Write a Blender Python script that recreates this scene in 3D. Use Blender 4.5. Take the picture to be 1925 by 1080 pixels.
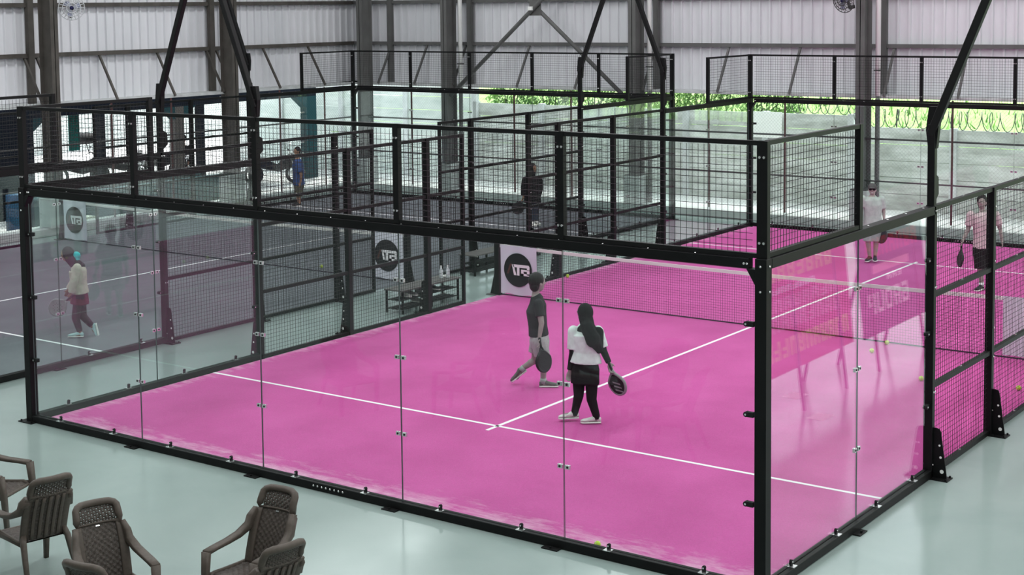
import bpy, bmesh, math, random
from mathutils import Vector, Matrix
random.seed(7)
sc = bpy.context.scene
for _o in list(bpy.data.objects):
    bpy.data.objects.remove(_o)
COL = sc.collection

# ------------------------------------------------------------------ camera
def set_camera():
    yaw, pitch, roll = -0.63235, -0.08330, -0.01191
    f = Vector((math.sin(yaw)*math.cos(pitch), math.cos(yaw)*math.cos(pitch), math.sin(pitch)))
    rt = f.cross(Vector((0, 0, 1))).normalized(); up = rt.cross(f)
    r2 = rt*math.cos(roll) + up*math.sin(roll); u2 = -rt*math.sin(roll) + up*math.cos(roll)
    cd = bpy.data.cameras.new('camera'); cam = bpy.data.objects.new('camera', cd); COL.objects.link(cam)
    m = Matrix(((r2.x, u2.x, -f.x), (r2.y, u2.y, -f.y), (r2.z, u2.z, -f.z)))
    cam.matrix_world = Matrix.Translation((15.8207, -11.8972, 5.1713)) @ m.to_4x4()
    cd.sensor_fit = 'HORIZONTAL'; cd.sensor_width = 36.0
    cd.lens = 36.0*2857.05/1925.0
    cd.shift_x = 44.09/1925.0
    cd.shift_y = -289.19/1925.0
    cd.clip_end = 400
    sc.camera = cam
set_camera()

# ------------------------------------------------------------------ world, sun, added roof fill lamps, exposure
sc.view_settings.view_transform = 'Standard'
sc.view_settings.look = 'None'
sc.view_settings.gamma = 1.0
sc.view_settings.exposure = 0.0
sc.view_settings.use_curve_mapping = False
sc.cycles.use_denoising = True
sc.cycles.transparent_max_bounces = 40
sc.cycles.max_bounces = 8
sc.cycles.sample_clamp_indirect = 6.0
w = bpy.data.worlds.new('overcast_sky'); sc.world = w; w.use_nodes = True
bg = w.node_tree.nodes['Background']
bg.inputs[0].default_value = (0.86, 0.93, 1.0, 1); bg.inputs[1].default_value = 3.3

SUN_E, ROOF_FILL_W = 5.0, 960.0
sd = bpy.data.lights.new('sun', 'SUN'); sd.energy = SUN_E; sd.angle = math.radians(12); sd.color = (1, 0.97, 0.9)
so = bpy.data.objects.new('sun', sd); COL.objects.link(so); so.rotation_euler = (math.radians(-27), math.radians(-16), 0)
ROOF_FILLS = [(-9.5, 5), (-3.0, 5), (3.5, 5), (10.0, 5), (16.5, 5), (22, 5)]
for sx, sy in ROOF_FILLS:                                  # area lamps added under the unseen roof for soft overall light
    ld = bpy.data.lights.new('roof_fill', 'AREA'); ld.shape = 'RECTANGLE'; ld.size = 1.5; ld.size_y = 30; ld.energy = ROOF_FILL_W
    ld.color = (0.97, 1.0, 1.0)
    lo = bpy.data.objects.new('roof_fill_lamp', ld); COL.objects.link(lo); lo.location = (sx, sy, 9.3)

# ------------------------------------------------------------------ materials
MAT = {}
def nt(name):
    m = bpy.data.materials.new(name); m.use_nodes = True
    MAT[name] = m
    t = m.node_tree; b = t.nodes['Principled BSDF']
    return m, t, b
def mat(name, col, rough=0.5, metal=0.0, noise=0.0, scale=8.0, bump=0.0, bscale=60.0, spec=0.22):
    m, t, b = nt(name)
    b.inputs['Base Color'].default_value = (*col, 1); b.inputs['Roughness'].default_value = rough
    b.inputs['Metallic'].default_value = metal; b.inputs['Specular IOR Level'].default_value = spec
    tc = t.nodes.new('ShaderNodeTexCoord')
    if noise > 0:
        n = t.nodes.new('ShaderNodeTexNoise'); n.inputs['Scale'].default_value = scale; n.inputs['Detail'].default_value = 5
        t.links.new(tc.outputs['Object'], n.inputs['Vector'])
        r = t.nodes.new('ShaderNodeValToRGB')
        r.color_ramp.elements[0].position = 0.3; r.color_ramp.elements[1].position = 0.7
        r.color_ramp.elements[0].color = (*[max(0, c*(1-noise)) for c in col], 1)
        r.color_ramp.elements[1].color = (*[min(1, c*(1+noise)) for c in col], 1)
        t.links.new(n.outputs['Fac'], r.inputs['Fac']); t.links.new(r.outputs['Color'], b.inputs['Base Color'])
    if bump > 0:
        n2 = t.nodes.new('ShaderNodeTexNoise'); n2.inputs['Scale'].default_value = bscale; n2.inputs['Detail'].default_value = 3
        t.links.new(tc.outputs['Object'], n2.inputs['Vector'])
        bp = t.nodes.new('ShaderNodeBump'); bp.inputs['Strength'].default_value = bump; bp.inputs['Distance'].default_value = 0.02
        t.links.new(n2.outputs['Fac'], bp.inputs['Height']); t.links.new(bp.outputs['Normal'], b.inputs['Normal'])
    return m

def glass_mat(name, tint, ior=1.5):
    m, t, b = nt(name); t.nodes.remove(b)
    out = [n for n in t.nodes if n.type == 'OUTPUT_MATERIAL'][0]
    tr = t.nodes.new('ShaderNodeBsdfTransparent'); tr.inputs[0].default_value = (*tint, 1)
    gl = t.nodes.new('ShaderNodeBsdfGlossy'); gl.inputs['Roughness'].default_value = 0.0
    gl.inputs[0].default_value = (1, 1, 1, 1)
    fr = t.nodes.new('ShaderNodeFresnel')
    geo = t.nodes.new('ShaderNodeNewGeometry'); mr = t.nodes.new('ShaderNodeMapRange')   # the same reflectance entering and leaving the pane
    mr.inputs[3].default_value = ior; mr.inputs[4].default_value = 1.0/ior
    t.links.new(geo.outputs['Backfacing'], mr.inputs[0]); t.links.new(mr.outputs[0], fr.inputs['IOR'])
    mx = t.nodes.new('ShaderNodeMixShader')
    t.links.new(fr.outputs[0], mx.inputs[0]); t.links.new(tr.outputs[0], mx.inputs[1]); t.links.new(gl.outputs[0], mx.inputs[2])
    t.links.new(mx.outputs[0], out.inputs['Surface'])
    return m

def turf_mat(name, c1, c2, dust, sheen):
    """artificial grass: two-tone pile plus pale sand that has drifted to the long edges and corners"""
    m, t, b = nt(name)
    b.inputs['Roughness'].default_value = 0.95; b.inputs['Specular IOR Level'].default_value = 0.15
    b.inputs['Sheen Weight'].default_value = sheen; b.inputs['Sheen Roughness'].default_value = 0.6
    L = t.links.new; N = t.nodes.new
    tc = N('ShaderNodeTexCoord')
    n1 = N('ShaderNodeTexNoise'); n1.inputs['Scale'].default_value = 0.9; n1.inputs['Detail'].default_value = 6
    L(tc.outputs['Object'], n1.inputs['Vector'])
    r1 = N('ShaderNodeValToRGB'); r1.color_ramp.elements[0].position = 0.32; r1.color_ramp.elements[1].position = 0.68
    r1.color_ramp.elements[0].color = (*c1, 1); r1.color_ramp.elements[1].color = (*c2, 1)
    L(n1.outputs['Fac'], r1.inputs['Fac'])
    n3 = N('ShaderNodeTexNoise'); n3.inputs['Scale'].default_value = 55; n3.inputs['Detail'].default_value = 2
    L(tc.outputs['Object'], n3.inputs['Vector'])
    mg = N('ShaderNodeMixRGB'); mg.blend_type = 'MULTIPLY'; mg.inputs[0].default_value = 0.25
    L(r1.outputs['Color'], mg.inputs[1]); L(n3.outputs['Fac'], mg.inputs[2])
    # sand drifts: x, y in metres from the court corner (object origin at the corner)
    sp = N('ShaderNodeSeparateXYZ'); L(tc.outputs['Object'], sp.inputs[0])
    ymap = N('ShaderNodeMapRange'); ymap.inputs[1].default_value = 1.25; ymap.inputs[2].default_value = 0.0
    L(sp.outputs['Y'], ymap.inputs[0])
    xmap = N('ShaderNodeMapRange'); xmap.inputs[1].default_value = 0.9; xmap.inputs[2].default_value = 0.0
    L(sp.outputs['X'], xmap.inputs[0])
    mxx = N('ShaderNodeMath'); mxx.operation = 'MAXIMUM'; L(ymap.outputs[0], mxx.inputs[0])
    xs = N('ShaderNodeMath'); xs.operation = 'MULTIPLY'; xs.inputs[1].default_value = 0.8; L(xmap.outputs[0], xs.inputs[0])
    L(xs.outputs[0], mxx.inputs[1])
    mp = N('ShaderNodeMapping'); mp.inputs['Scale'].default_value = (1.0, 3.0, 1); L(tc.outputs['Object'], mp.inputs['Vector'])
    n2 = N('ShaderNodeTexNoise'); n2.inputs['Scale'].default_value = 2.4; n2.inputs['Detail'].default_value = 10; n2.inputs['Roughness'].default_value = 0.72
    L(mp.outputs[0], n2.inputs['Vector'])
    mm = N('ShaderNodeMath'); mm.operation = 'MULTIPLY'; L(mxx.outputs[0], mm.inputs[0]); L(n2.outputs['Fac'], mm.inputs[1])
    r2 = N('ShaderNodeValToRGB'); r2.color_ramp.elements[0].position = 0.31; r2.color_ramp.elements[1].position = 0.58
    r2.color_ramp.elements[0].color = (0, 0, 0, 1); r2.color_ramp.elements[1].color = (0.75, 0.75, 0.75, 1)
    L(mm.outputs[0], r2.inputs['Fac'])
    mix = N('ShaderNodeMixRGB'); L(r2.outputs['Color'], mix.inputs[0]); L(mg.outputs['Color'], mix.inputs[1]); mix.inputs[2].default_value = (*dust, 1)
    L(mix.outputs['Color'], b.inputs['Base Color'])
    bp = N('ShaderNodeBump'); bp.inputs['Strength'].default_value = 0.5; bp.inputs['Distance'].default_value = 0.01
    n4 = N('ShaderNodeTexNoise'); n4.inputs['Scale'].default_value = 140; L(tc.outputs['Object'], n4.inputs['Vector'])
    L(n4.outputs['Fac'], bp.inputs['Height']); L(bp.outputs['Normal'], b.inputs['Normal'])
    return m

def epoxy_mat():
    m, t, b = nt('epoxy_floor')
    L = t.links.new; N = t.nodes.new
    tc = N('ShaderNodeTexCoord')
    n1 = N('ShaderNodeTexNoise'); n1.inputs['Scale'].default_value = 0.55; n1.inputs['Detail'].default_value = 5; n1.inputs['Distortion'].default_value = 0.6
    L(tc.outputs['Object'], n1.inputs['Vector'])
    r = N('ShaderNodeValToRGB'); r.color_ramp.elements[0].position = 0.3; r.color_ramp.elements[1].position = 0.72
    r.color_ramp.elements[0].color = (0.255, 0.325, 0.308, 1); r.color_ramp.elements[1].color = (0.315, 0.385, 0.365, 1)
    L(n1.outputs['Fac'], r.inputs['Fac']); L(r.outputs['Color'], b.inputs['Base Color'])
    n2 = N('ShaderNodeTexNoise'); n2.inputs['Scale'].default_value = 1.4; n2.inputs['Detail'].default_value = 3
    L(tc.outputs['Object'], n2.inputs['Vector'])
    mr = N('ShaderNodeMapRange'); mr.inputs[3].default_value = 0.10; mr.inputs[4].default_value = 0.22
    L(n2.outputs['Fac'], mr.inputs[0]); L(mr.outputs[0], b.inputs['Roughness'])
    b.inputs['Specular IOR Level'].default_value = 0.5
    return m

def streaky(name, c1, c2, sx=1.0, sy=1.0, sz=0.12, rough=0.8, bump=0.0, metal=0.0):
    """weathered surface with vertical or horizontal streaks"""
    m, t, b = nt(name); L = t.links.new; N = t.nodes.new
    tc = N('ShaderNodeTexCoord'); mp = N('ShaderNodeMapping'); mp.inputs['Scale'].default_value = (sx, sy, sz)
    geo = N('ShaderNodeNewGeometry')
    L(geo.outputs['Position'], mp.inputs['Vector'])
    n = N('ShaderNodeTexNoise'); n.inputs['Scale'].default_value = 1.5; n.inputs['Detail'].default_value = 8; n.inputs['Roughness'].default_value = 0.65
    L(mp.outputs[0], n.inputs['Vector'])
    r = N('ShaderNodeValToRGB'); r.color_ramp.elements[0].position = 0.33; r.color_ramp.elements[1].position = 0.67
    r.color_ramp.elements[0].color = (*c1, 1); r.color_ramp.elements[1].color = (*c2, 1)
    L(n.outputs['Fac'], r.inputs['Fac']); L(r.outputs['Color'], b.inputs['Base Color'])
    b.inputs['Roughness'].default_value = rough; b.inputs['Metallic'].default_value = metal
    if bump:
        bp = N('ShaderNodeBump'); bp.inputs['Strength'].default_value = bump; bp.inputs['Distance'].default_value = 0.03
        L(n.outputs['Fac'], bp.inputs['Height']); L(bp.outputs['Normal'], b.inputs['Normal'])
    return m

mat('black_steel', (0.005, 0.0052, 0.0056), 0.5, spec=0.18, noise=0.25, scale=3)
mat('black_steel_satin', (0.008, 0.0083, 0.0085), 0.5, spec=0.16)
mat('chrome', (0.78, 0.78, 0.78), 0.25, 0.9)
mat('rubber_black', (0.012, 0.012, 0.013), 0.7)
mat('wire_black', (0.012, 0.012, 0.013), 0.55)
mat('wire_galv', (0.30, 0.31, 0.32), 0.6)
glass_mat('clear_glass', (0.935, 0.97, 0.96), 1.42)
mat('glass_edge', (0.07, 0.10, 0.095), 0.3)
turf_mat('pink_turf', (0.56, 0.072, 0.315), (0.66, 0.10, 0.385), (0.80, 0.55, 0.67), 0.05)
turf_mat('purple_turf', (0.112, 0.122, 0.138), (0.150, 0.160, 0.178), (0.22, 0.23, 0.24), 0.05)
mat('line_white', (0.86, 0.83, 0.85), 0.8)
epoxy_mat()
streaky('cladding', (0.66, 0.67, 0.70), (0.76, 0.76, 0.79), 0.5, 0.5, 0.2, 0.5)
mat('steel_grey', (0.125, 0.125, 0.122), 0.55, noise=0.15, scale=2)
mat('steel_brown', (0.085, 0.077, 0.069), 0.55, noise=0.2, scale=3)
mat('steel_dark', (0.07, 0.07, 0.07), 0.5)
mat('pvc_white', (0.88, 0.88, 0.86), 0.35)
mat('oxide_red', (0.10, 0.045, 0.045), 0.6)
streaky('concrete_curb', (0.36, 0.38, 0.37), (0.46, 0.48, 0.47), 0.6, 0.6, 2, 0.85)
streaky('concrete_wall', (0.33, 0.345, 0.315), (0.72, 0.74, 0.72), 0.7, 0.7, 2.6, 0.9, 0.3)
streaky('whitewash_wall', (0.50, 0.56, 0.53), (0.72, 0.76, 0.72), 0.7, 0.7, 2.2, 0.9, 0.2)
mat('concrete_post', (0.55, 0.57, 0.57), 0.85, noise=0.15, scale=4)
mat('ground_concrete', (0.62, 0.62, 0.60), 0.9, noise=0.12, scale=0.7)
mat('roof_sheet', (0.45, 0.46, 0.47), 0.6)
mat('wall_paint', (0.62, 0.63, 0.62), 0.7)
def grass_mat():
    m, t, b = nt('meadow_grass'); L = t.links.new; N = t.nodes.new
    tc = N('ShaderNodeTexCoord'); n = N('ShaderNodeTexNoise'); n.inputs['Scale'].default_value = 1.3; n.inputs['Detail'].default_value = 10; n.inputs['Roughness'].default_value = 0.75
    L(tc.outputs['Object'], n.inputs['Vector'])
    r = N('ShaderNodeValToRGB'); e = r.color_ramp.elements
    e[0].position = 0.3; e[0].color = (0.20, 0.36, 0.09, 1); e[1].position = 0.68; e[1].color = (0.42, 0.60, 0.22, 1)
    x = e.new(0.5); x.color = (0.31, 0.50, 0.15, 1)
    L(n.outputs['Fac'], r.inputs['Fac']); L(r.outputs['Color'], b.inputs['Base Color']); b.inputs['Roughness'].default_value = 0.9
grass_mat()
mat('leaf_green', (0.10, 0.24, 0.05), 0.6, noise=0.5, scale=1.5)
mat('leaf_light', (0.30, 0.48, 0.14), 0.6, noise=0.4, scale=1.5)

# ------------------------------------------------------------------ mesh helpers
ORG = {}
class MB:
    def __init__(s): s.v = []; s.f = []; s.m = []; s.cur = 0
    def quad(s, *ix): s.f.append(ix); s.m.append(s.cur)
    def add(s, vs, fs):
        o = len(s.v); s.v += [tuple(p) for p in vs]
        for f in fs: s.f.append(tuple(o+i for i in f)); s.m.append(s.cur)
    def box(s, x0, y0, z0, x1, y1, z1):
        x0, x1 = sorted((x0, x1)); y0, y1 = sorted((y0, y1)); z0, z1 = sorted((z0, z1))
        s.add([(x0,y0,z0),(x1,y0,z0),(x1,y1,z0),(x0,y1,z0),(x0,y0,z1),(x1,y0,z1),(x1,y1,z1),(x0,y1,z1)],
              [(0,3,2,1),(4,5,6,7),(0,1,5,4),(1,2,6,5),(2,3,7,6),(3,0,4,7)])
    def bar(s, a, b, w, h, up=(0,0,1), w2=None, h2=None):
        a, b = Vector(a), Vector(b); d = (b-a).normalized(); u = Vector(up)
        if abs(d.dot(u)) > 0.98: u = Vector((0, 1, 0))
        r = d.cross(u).normalized(); u = r.cross(d); w2 = w2 or w; h2 = h2 or h
        vs = [a+r*(i*w/2)+u*(j*h/2) for i, j in ((-1,-1),(1,-1),(1,1),(-1,1))] + [b+r*(i*w2/2)+u*(j*h2/2) for i, j in ((-1,-1),(1,-1),(1,1),(-1,1))]
        s.add(vs, [(0,3,2,1),(4,5,6,7),(0,1,5,4),(1,2,6,5),(2,3,7,6),(3,0,4,7)])
    def tube(s, a, b, r, r2=None, n=8, cap=True):
        a, b = Vector(a), Vector(b); d = (b-a).normalized(); u = Vector((0,0,1)) if abs(d.z) < 0.9 else Vector((1,0,0))
        x = d.cross(u).normalized(); y = d.cross(x); r2 = r if r2 is None else r2
        vs = [a+(x*math.cos(2*math.pi*i/n)+y*math.sin(2*math.pi*i/n))*r for i in range(n)] + [b+(x*math.cos(2*math.pi*i/n)+y*math.sin(2*math.pi*i/n))*r2 for i in range(n)]
        fs = [(i, n+i, n+(i+1) % n, (i+1) % n) for i in range(n)]
        if cap: fs += [tuple(range(n)), tuple(range(2*n-1, n-1, -1))]
        s.add(vs, fs)
    def path(s, pts, r, n=6, closed=False):
        pts = [Vector(p) for p in pts]; k = len(pts); rr = r if isinstance(r, (list, tuple)) else [r]*k
        vs = []; px = None
        for i, p in enumerate(pts):
            d = (pts[(i+1) % k]-pts[i-1]) if closed or 0 < i < k-1 else (pts[1]-pts[0] if i == 0 else pts[-1]-pts[-2])
            d.normalize()
            if px is None:
                u = Vector((0,0,1)) if abs(d.z) < 0.9 else Vector((1,0,0)); px = d.cross(u).normalized()
            px = (px - d*px.dot(d)).normalized(); y = d.cross(px)
            vs += [p+(px*math.cos(2*math.pi*j/n)+y*math.sin(2*math.pi*j/n))*rr[i] for j in range(n)]
        fs = []
        for i in range(k if closed else k-1):
            a, b = i*n, ((i+1) % k)*n
            fs += [(a+j, b+j, b+(j+1) % n, a+(j+1) % n) for j in range(n)]
        if not closed: fs += [tuple(range(n)), tuple(range(k*n-1, (k-1)*n-1, -1))]
        s.add(vs, fs)
    def ribbon(s, pts, w, h, side):
        """rectangular section swept along pts; side = function(i) giving the width direction"""
        pts = [Vector(p) for p in pts]; k = len(pts); vs = []
        for i, p in enumerate(pts):
            d = (pts[min(i+1, k-1)]-pts[max(i-1, 0)]).normalized(); sv = Vector(side(i) if callable(side) else side)
            sv = (sv-d*sv.dot(d)).normalized(); u = sv.cross(d)
            ww = w[i] if isinstance(w, (list, tuple)) else w; hh = h[i] if isinstance(h, (list, tuple)) else h
            vs += [p+sv*(a*ww/2)+u*(b*hh/2) for a, b in ((-1,-0.6),(-0.8,-1),(0.8,-1),(1,-0.6),(1,0.6),(0.8,1),(-0.8,1),(-1,0.6))]
        fs = [(i*8+j, i*8+(j+1) % 8, (i+1)*8+(j+1) % 8, (i+1)*8+j) for i in range(k-1) for j in range(8)]
        fs += [tuple(range(7, -1, -1)), tuple(range((k-1)*8, k*8))]
        s.add(vs, fs)
    def ball(s, c, r, n=12, m=8, R=None):
        c = Vector(c); r = (r, r, r) if isinstance(r, (int, float)) else r
        vs = [(0, 0, 1)] + [(math.sin(math.pi*i/m)*math.cos(2*math.pi*j/n), math.sin(math.pi*i/m)*math.sin(2*math.pi*j/n), math.cos(math.pi*i/m)) for i in range(1, m) for j in range(n)] + [(0, 0, -1)]
        out = []
        for v in vs:
            q = Vector((v[0]*r[0], v[1]*r[1], v[2]*r[2]))
            if R is not None: q = R @ q
            out.append(c+q)
        fs = [(0, 1+j, 1+(j+1) % n) for j in range(n)]
        for i in range(m-2):
            fs += [(1+i*n+j, 1+(i+1)*n+j, 1+(i+1)*n+(j+1) % n, 1+i*n+(j+1) % n) for j in range(n)]
        L = len(vs)-1; b = 1+(m-2)*n
        fs += [(L, b+(j+1) % n, b+j) for j in range(n)]
        s.add(out, fs)
    def prism(s, poly, ext):
        """extrude a planar polygon (list of 3-D points) by vector ext"""
        p = [Vector(q) for q in poly]; e = Vector(ext); n = len(p)
        s.add(p+[q+e for q in p], [tuple(range(n-1, -1, -1)), tuple(range(n, 2*n))] + [(i, (i+1) % n, n+(i+1) % n, n+i) for i in range(n)])
    def loft(s, secs, side, n=14, cap=True, power=1.0):
        """secs: (centre, a, b); a along side, b across"""
        k = len(secs); vs = []
        for i, (c, a, b) in enumerate(secs):
            c = Vector(c); d = (Vector(secs[min(i+1, k-1)][0])-Vector(secs[max(i-1, 0)][0]))
            d = d.normalized() if d.length > 1e-6 else Vector((0, 0, 1))
            sv = Vector(side); sv = (sv-d*sv.dot(d)).normalized(); t = d.cross(sv)
            for j in range(n):
                A = 2*math.pi*j/n
                vs.append(c+sv*(a*math.cos(A))+t*(b*math.sin(A)))
        fs = [(i*n+j, i*n+(j+1) % n, (i+1)*n+(j+1) % n, (i+1)*n+j) for i in range(k-1) for j in range(n)]
        if cap: fs += [tuple(range(n-1, -1, -1)), tuple(range((k-1)*n, k*n))]
        s.add(vs, fs)
    def mesh(s, name, mats, org=(0,0,0), smooth=False):
        me = bpy.data.meshes.new(name)
        me.from_pydata([(p[0]-org[0], p[1]-org[1], p[2]-org[2]) for p in s.v], [], s.f)
        mats = mats if isinstance(mats, (list, tuple)) else [mats]
        for q in mats: me.materials.append(MAT[q])
        if len(mats) > 1: me.polygons.foreach_set('material_index', s.m)
        if smooth: me.polygons.foreach_set('use_smooth', [True]*len(me.polygons))
        me.update(); return me
    def build(s, name, mats, parent=None, smooth=False, bevel=0.0):
        org = ORG.get(parent.name, (0,0,0)) if parent else (0,0,0)
        o = link(name, s.mesh(name, mats, org, smooth), parent)
        if bevel:
            b = o.modifiers.new('bevel', 'BEVEL'); b.width = bevel; b.segments = 1; b.limit_method = 'ANGLE'
        ORG[o.name] = org
        return o
def link(name, data, parent=None, loc=(0,0,0), rz=0.0):
    o = bpy.data.objects.new(name, data); COL.objects.link(o)
    o.location = loc; o.rotation_euler = (0, 0, rz)
    if parent: o.parent = parent
    return o
def tag(o, label=None, cat=None, group=None, kind=None):
    if label: o['label'] = label
    if cat: o['category'] = cat
    if group: o['group'] = group
    if kind: o['kind'] = kind
    return o
def root(name, loc, label=None, cat=None, group=None, kind=None, rz=0.0):
    o = link(name, None, None, loc, rz); o.empty_display_size = 0.2
    ORG[o.name] = tuple(loc)
    return tag(o, label, cat, group, kind)
def place(name, me, parent, wloc, rz=0.0):
    """share a mesh: put it at a world position under parent (parents are never rotated here)"""
    org = ORG.get(parent.name, (0,0,0)) if parent else (0,0,0)
    o = link(name, me, parent, tuple(wloc[i]-org[i] for i in range(3)), rz)
    ORG[o.name] = tuple(wloc)
    return o
def copy_tree(o, parent=None):
    c = o.copy(); COL.objects.link(c); c.parent = parent
    if parent: c.matrix_parent_inverse = o.matrix_parent_inverse.copy()
    for ch in list(o.children): copy_tree(ch, c)
    return c

# ================================================================== THE HALL
def hall():
    f = MB(); f.box(-13.2, -22, -0.2, 26, 20.9, 0.0)
    tag(f.build('floor', 'epoxy_floor'), 'pale grey-green glossy epoxy floor of the hall', 'floor', kind='structure')
    # roof and far walls (out of view, they close the hall)
    r = MB(); r.box(-14.2, -22, 9.6, 26.2, 22.3, 9.7)
    rf = tag(r.build('ceiling', 'roof_sheet'), 'grey sheet metal roof over the hall', 'ceiling', kind='structure')
    for sx, sy in ROOF_FILLS:
        m = MB(); m.box(sx-0.8, sy-15.2, 9.55, sx+0.8, sy+15.2, 9.59); m.build('added_roof_panel', 'pvc_white', rf)  # white panels added above the fill lamps, out of view
    m = MB(); m.box(26, -22, 0, 26.2, 22.3, 9.6)
    tag(m.build('wall_right', 'wall_paint'), 'pale painted side wall of the hall', 'wall', kind='structure')
    m = MB(); m.box(-14.2, -22.2, 0, 26.2, -22, 9.6)
    tag(m.build('wall_front', 'wall_paint'), 'pale painted end wall of the hall', 'wall', kind='structure')

    # one corrugated sheet: 1.08 m wide, four ribs, ribs towards -y
    W, RW, D = 1.08, 0.27, 0.05
    prof = []
    for k in range(4):
        x = k*RW
        prof += [(x, 0), (x+0.19, 0), (x+0.205, -D), (x+0.245, -D), (x+0.26, 0)]
    prof.append((W, 0))
    z0, z1 = 3.03, 9.6
    b = MB()
    vs = [(x, y, z) for z in (z0, z1) for x, y in prof] + [(x, y+0.004, z) for z in (z0, z1) for x, y in prof]
    n = len(prof)
    fs = [(i, i+1, n+i+1, n+i) for i in range(n-1)] + [(2*n+i+1, 2*n+i, 3*n+i, 3*n+i+1) for i in range(n-1)]
    b.add(vs, fs)
    sheet = b.mesh('cladding_sheet', 'cladding')

    wb = root('wall_back', (6, 22.1, 0), 'back wall of grey corrugated sheets over an open lower strip', 'wall', kind='structure')
    x = -14.0
    while x < 13: place('cladding_sheet', sheet, wb, (x, 22.1, 0)); x += W
    for z in (4.15, 5.33, 6.5, 7.7):
        m = MB(); m.bar((-14, 22.0, z), (14, 22.0, z), 0.12, 0.09); m.build('girt', 'steel_grey', wb)
    m = MB(); m.box(-14, 21.42, 2.97, 14, 22.12, 3.03); m.build('ledge', 'concrete_post', wb)
    for xx in (-12.45, -9.57, -3.63, 2.4, 8.4):
        m = MB(); m.bar((xx, 21.95, 3.0), (xx, 21.95, 9.6), 0.15, 0.12, (0, 1, 0)); m.build('wall_post', 'steel_grey', wb)
    for xx in (-12.45, -11.13, -9.75, -7.6, -5.75, -3.7, -1.6, 0.3, 2.64, 4.35, 6.3):
        m = MB(); m.bar((xx, 22.0, 4.12), (xx, 21.36, 3.02), 0.05, 0.05); m.build('knee_brace', 'steel_grey', wb)
    for a, c in (((-9.6, 21.05, 2.75), (-4.0, 21.05, 7.5)), ((-4.0, 21.17, 2.75), (-9.6, 21.17, 7.5))):
        m = MB(); m.tube(a, c, 0.055, n=10); m.build('cross_brace', 'steel_grey', wb, True)
    m = MB(); m.box(-6.98, 21.10, 4.92, -6.62, 21.12, 5.32); m.cur = 1; m.box(-6.92, 20.94, 5.06, -6.80, 21.00, 5.16); m.build('gusset_plate', ['steel_grey', 'pvc_white'], wb)

    wl = root('wall_left', (-14.0, 13, 0), 'left wall of grey corrugated sheets over an open lower strip', 'wall', kind='structure')
    y = 22.1
    while y > 3.0: place('cladding_sheet', sheet, wl, (-14.0, y-W, 0), math.pi/2); y -= W
    for z in (4.15, 5.33, 6.5, 7.7):
        m = MB(); m.bar((-13.9, 3, z), (-13.9, 22, z), 0.12, 0.10); m.build('girt', 'steel_brown', wl)
    m = MB(); m.box(-14.02, 3, 2.97, -13.3, 22.1, 3.03); m.build('ledge', 'concrete_post', wl)
    for yy in (4.6, 10.5, 16.25):
        m = MB(); m.bar((-13.85, yy, 3.0), (-13.85, yy, 9.6), 0.12, 0.16, (0, 1, 0)); m.build('wall_post', 'steel_brown', wl)
    for yy in (8.6, 10.35, 10.7, 12.55, 14.4, 16.1, 16.45, 18.2, 20.0):
        m = MB(); m.bar((-13.9, yy, 4.12), (-13.25, yy, 3.02), 0.05, 0.05); m.build('knee_brace', 'steel_brown', wl)
    m = MB(); m.box(-14.1, -22, 0, -14.0, 3, 9.6)
    tag(m.build('wall_left_plain', 'wall_paint'), 'plain painted stretch of the left hall wall', 'wall', kind='structure')

    # built-up I columns
    def column(x, y, along_y, label, mt):
        t = root('steel_column', (x, y, 0), label, 'column', 'steel columns along the hall walls')
        fw, dp, th = 0.21, 0.44, 0.018
        m = MB()
        if along_y:
            m.box(x-fw/2, y-dp/2, 0.9, x+fw/2, y-dp/2+th, 9.6); m.box(x-fw/2, y+dp/2-th, 0.9, x+fw/2, y+dp/2, 9.6); m.box(x-th/2, y-dp/2, 0.9, x+th/2, y+dp/2, 9.6)
        else:
            m.box(x-dp/2, y-fw/2, 0.9, x-dp/2+th, y+fw/2, 9.6); m.box(x+dp/2-th, y-fw/2, 0.9, x+dp/2, y+fw/2, 9.6); m.box(x-dp/2, y-th/2, 0.9, x+dp/2, y+th/2, 9.6)
        m.build('shaft', mt, t)
        m = MB(); m.box(x-0.2, y-0.26, 0.88, x+0.2, y+0.26, 0.905); m.build('base_plate', 'steel_dark', t)
        m = MB(); m.box(x-0.22, y-0.28, 0.18, x+0.22, y+0.28, 0.88); m.build('pedestal', 'concrete_curb', t, bevel=0.02)
    column(-12.80, 21.2, True, 'grey steel column in the far corner of the hall, behind the grey court', 'steel_grey')
    column(-9.76, 21.2, True, 'grey steel column at the lower left end of the pipe cross brace', 'steel_grey')
    column(-3.79, 21.2, True, 'grey steel column at the lower right end of the pipe cross brace', 'steel_grey')
    column(2.22, 21.2, True, 'grey steel column with a wall fan, behind the man in glasses', 'steel_grey')
    column(8.22, 21.2, True, 'grey steel column at the right-hand end of the back wall', 'steel_grey')
    column(-13.1, 10.45, False, 'brownish steel column with a wall fan on the left wall', 'steel_brown')
    column(-13.1, 16.15, False, 'brownish steel column on the left wall, second from the far corner', 'steel_brown')
    column(-13.1, 4.6, False, 'brownish steel column at the near end of the left wall', 'steel_brown')

    def downpipe(x, label):
        t = root('drain_pipe', (x, 21.355, 0), label, 'pipe', 'white drain pipes beside the columns')
        m = MB(); m.tube((x, 21.355, 3.03), (x, 21.355, 9.5), 0.06, n=12); m.build('pipe', 'pvc_white', t, True)
        for z in (3.6, 5.6, 7.6):
            m = MB(); m.box(x-0.075, 21.29, z, x+0.075, 21.42, z+0.03); m.build('pipe_clamp', 'steel_dark', t)
        m = MB(); m.tube((x, 21.355, 0.18), (x, 21.355, 2.97), 0.055, n=12); m.build('lower_pipe', 'steel_grey', t, True)
    downpipe(-9.47, 'white drain pipe right of the column at the cross brace foot')
    downpipe(-3.50, 'white drain pipe right of the column between the two courts')
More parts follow.
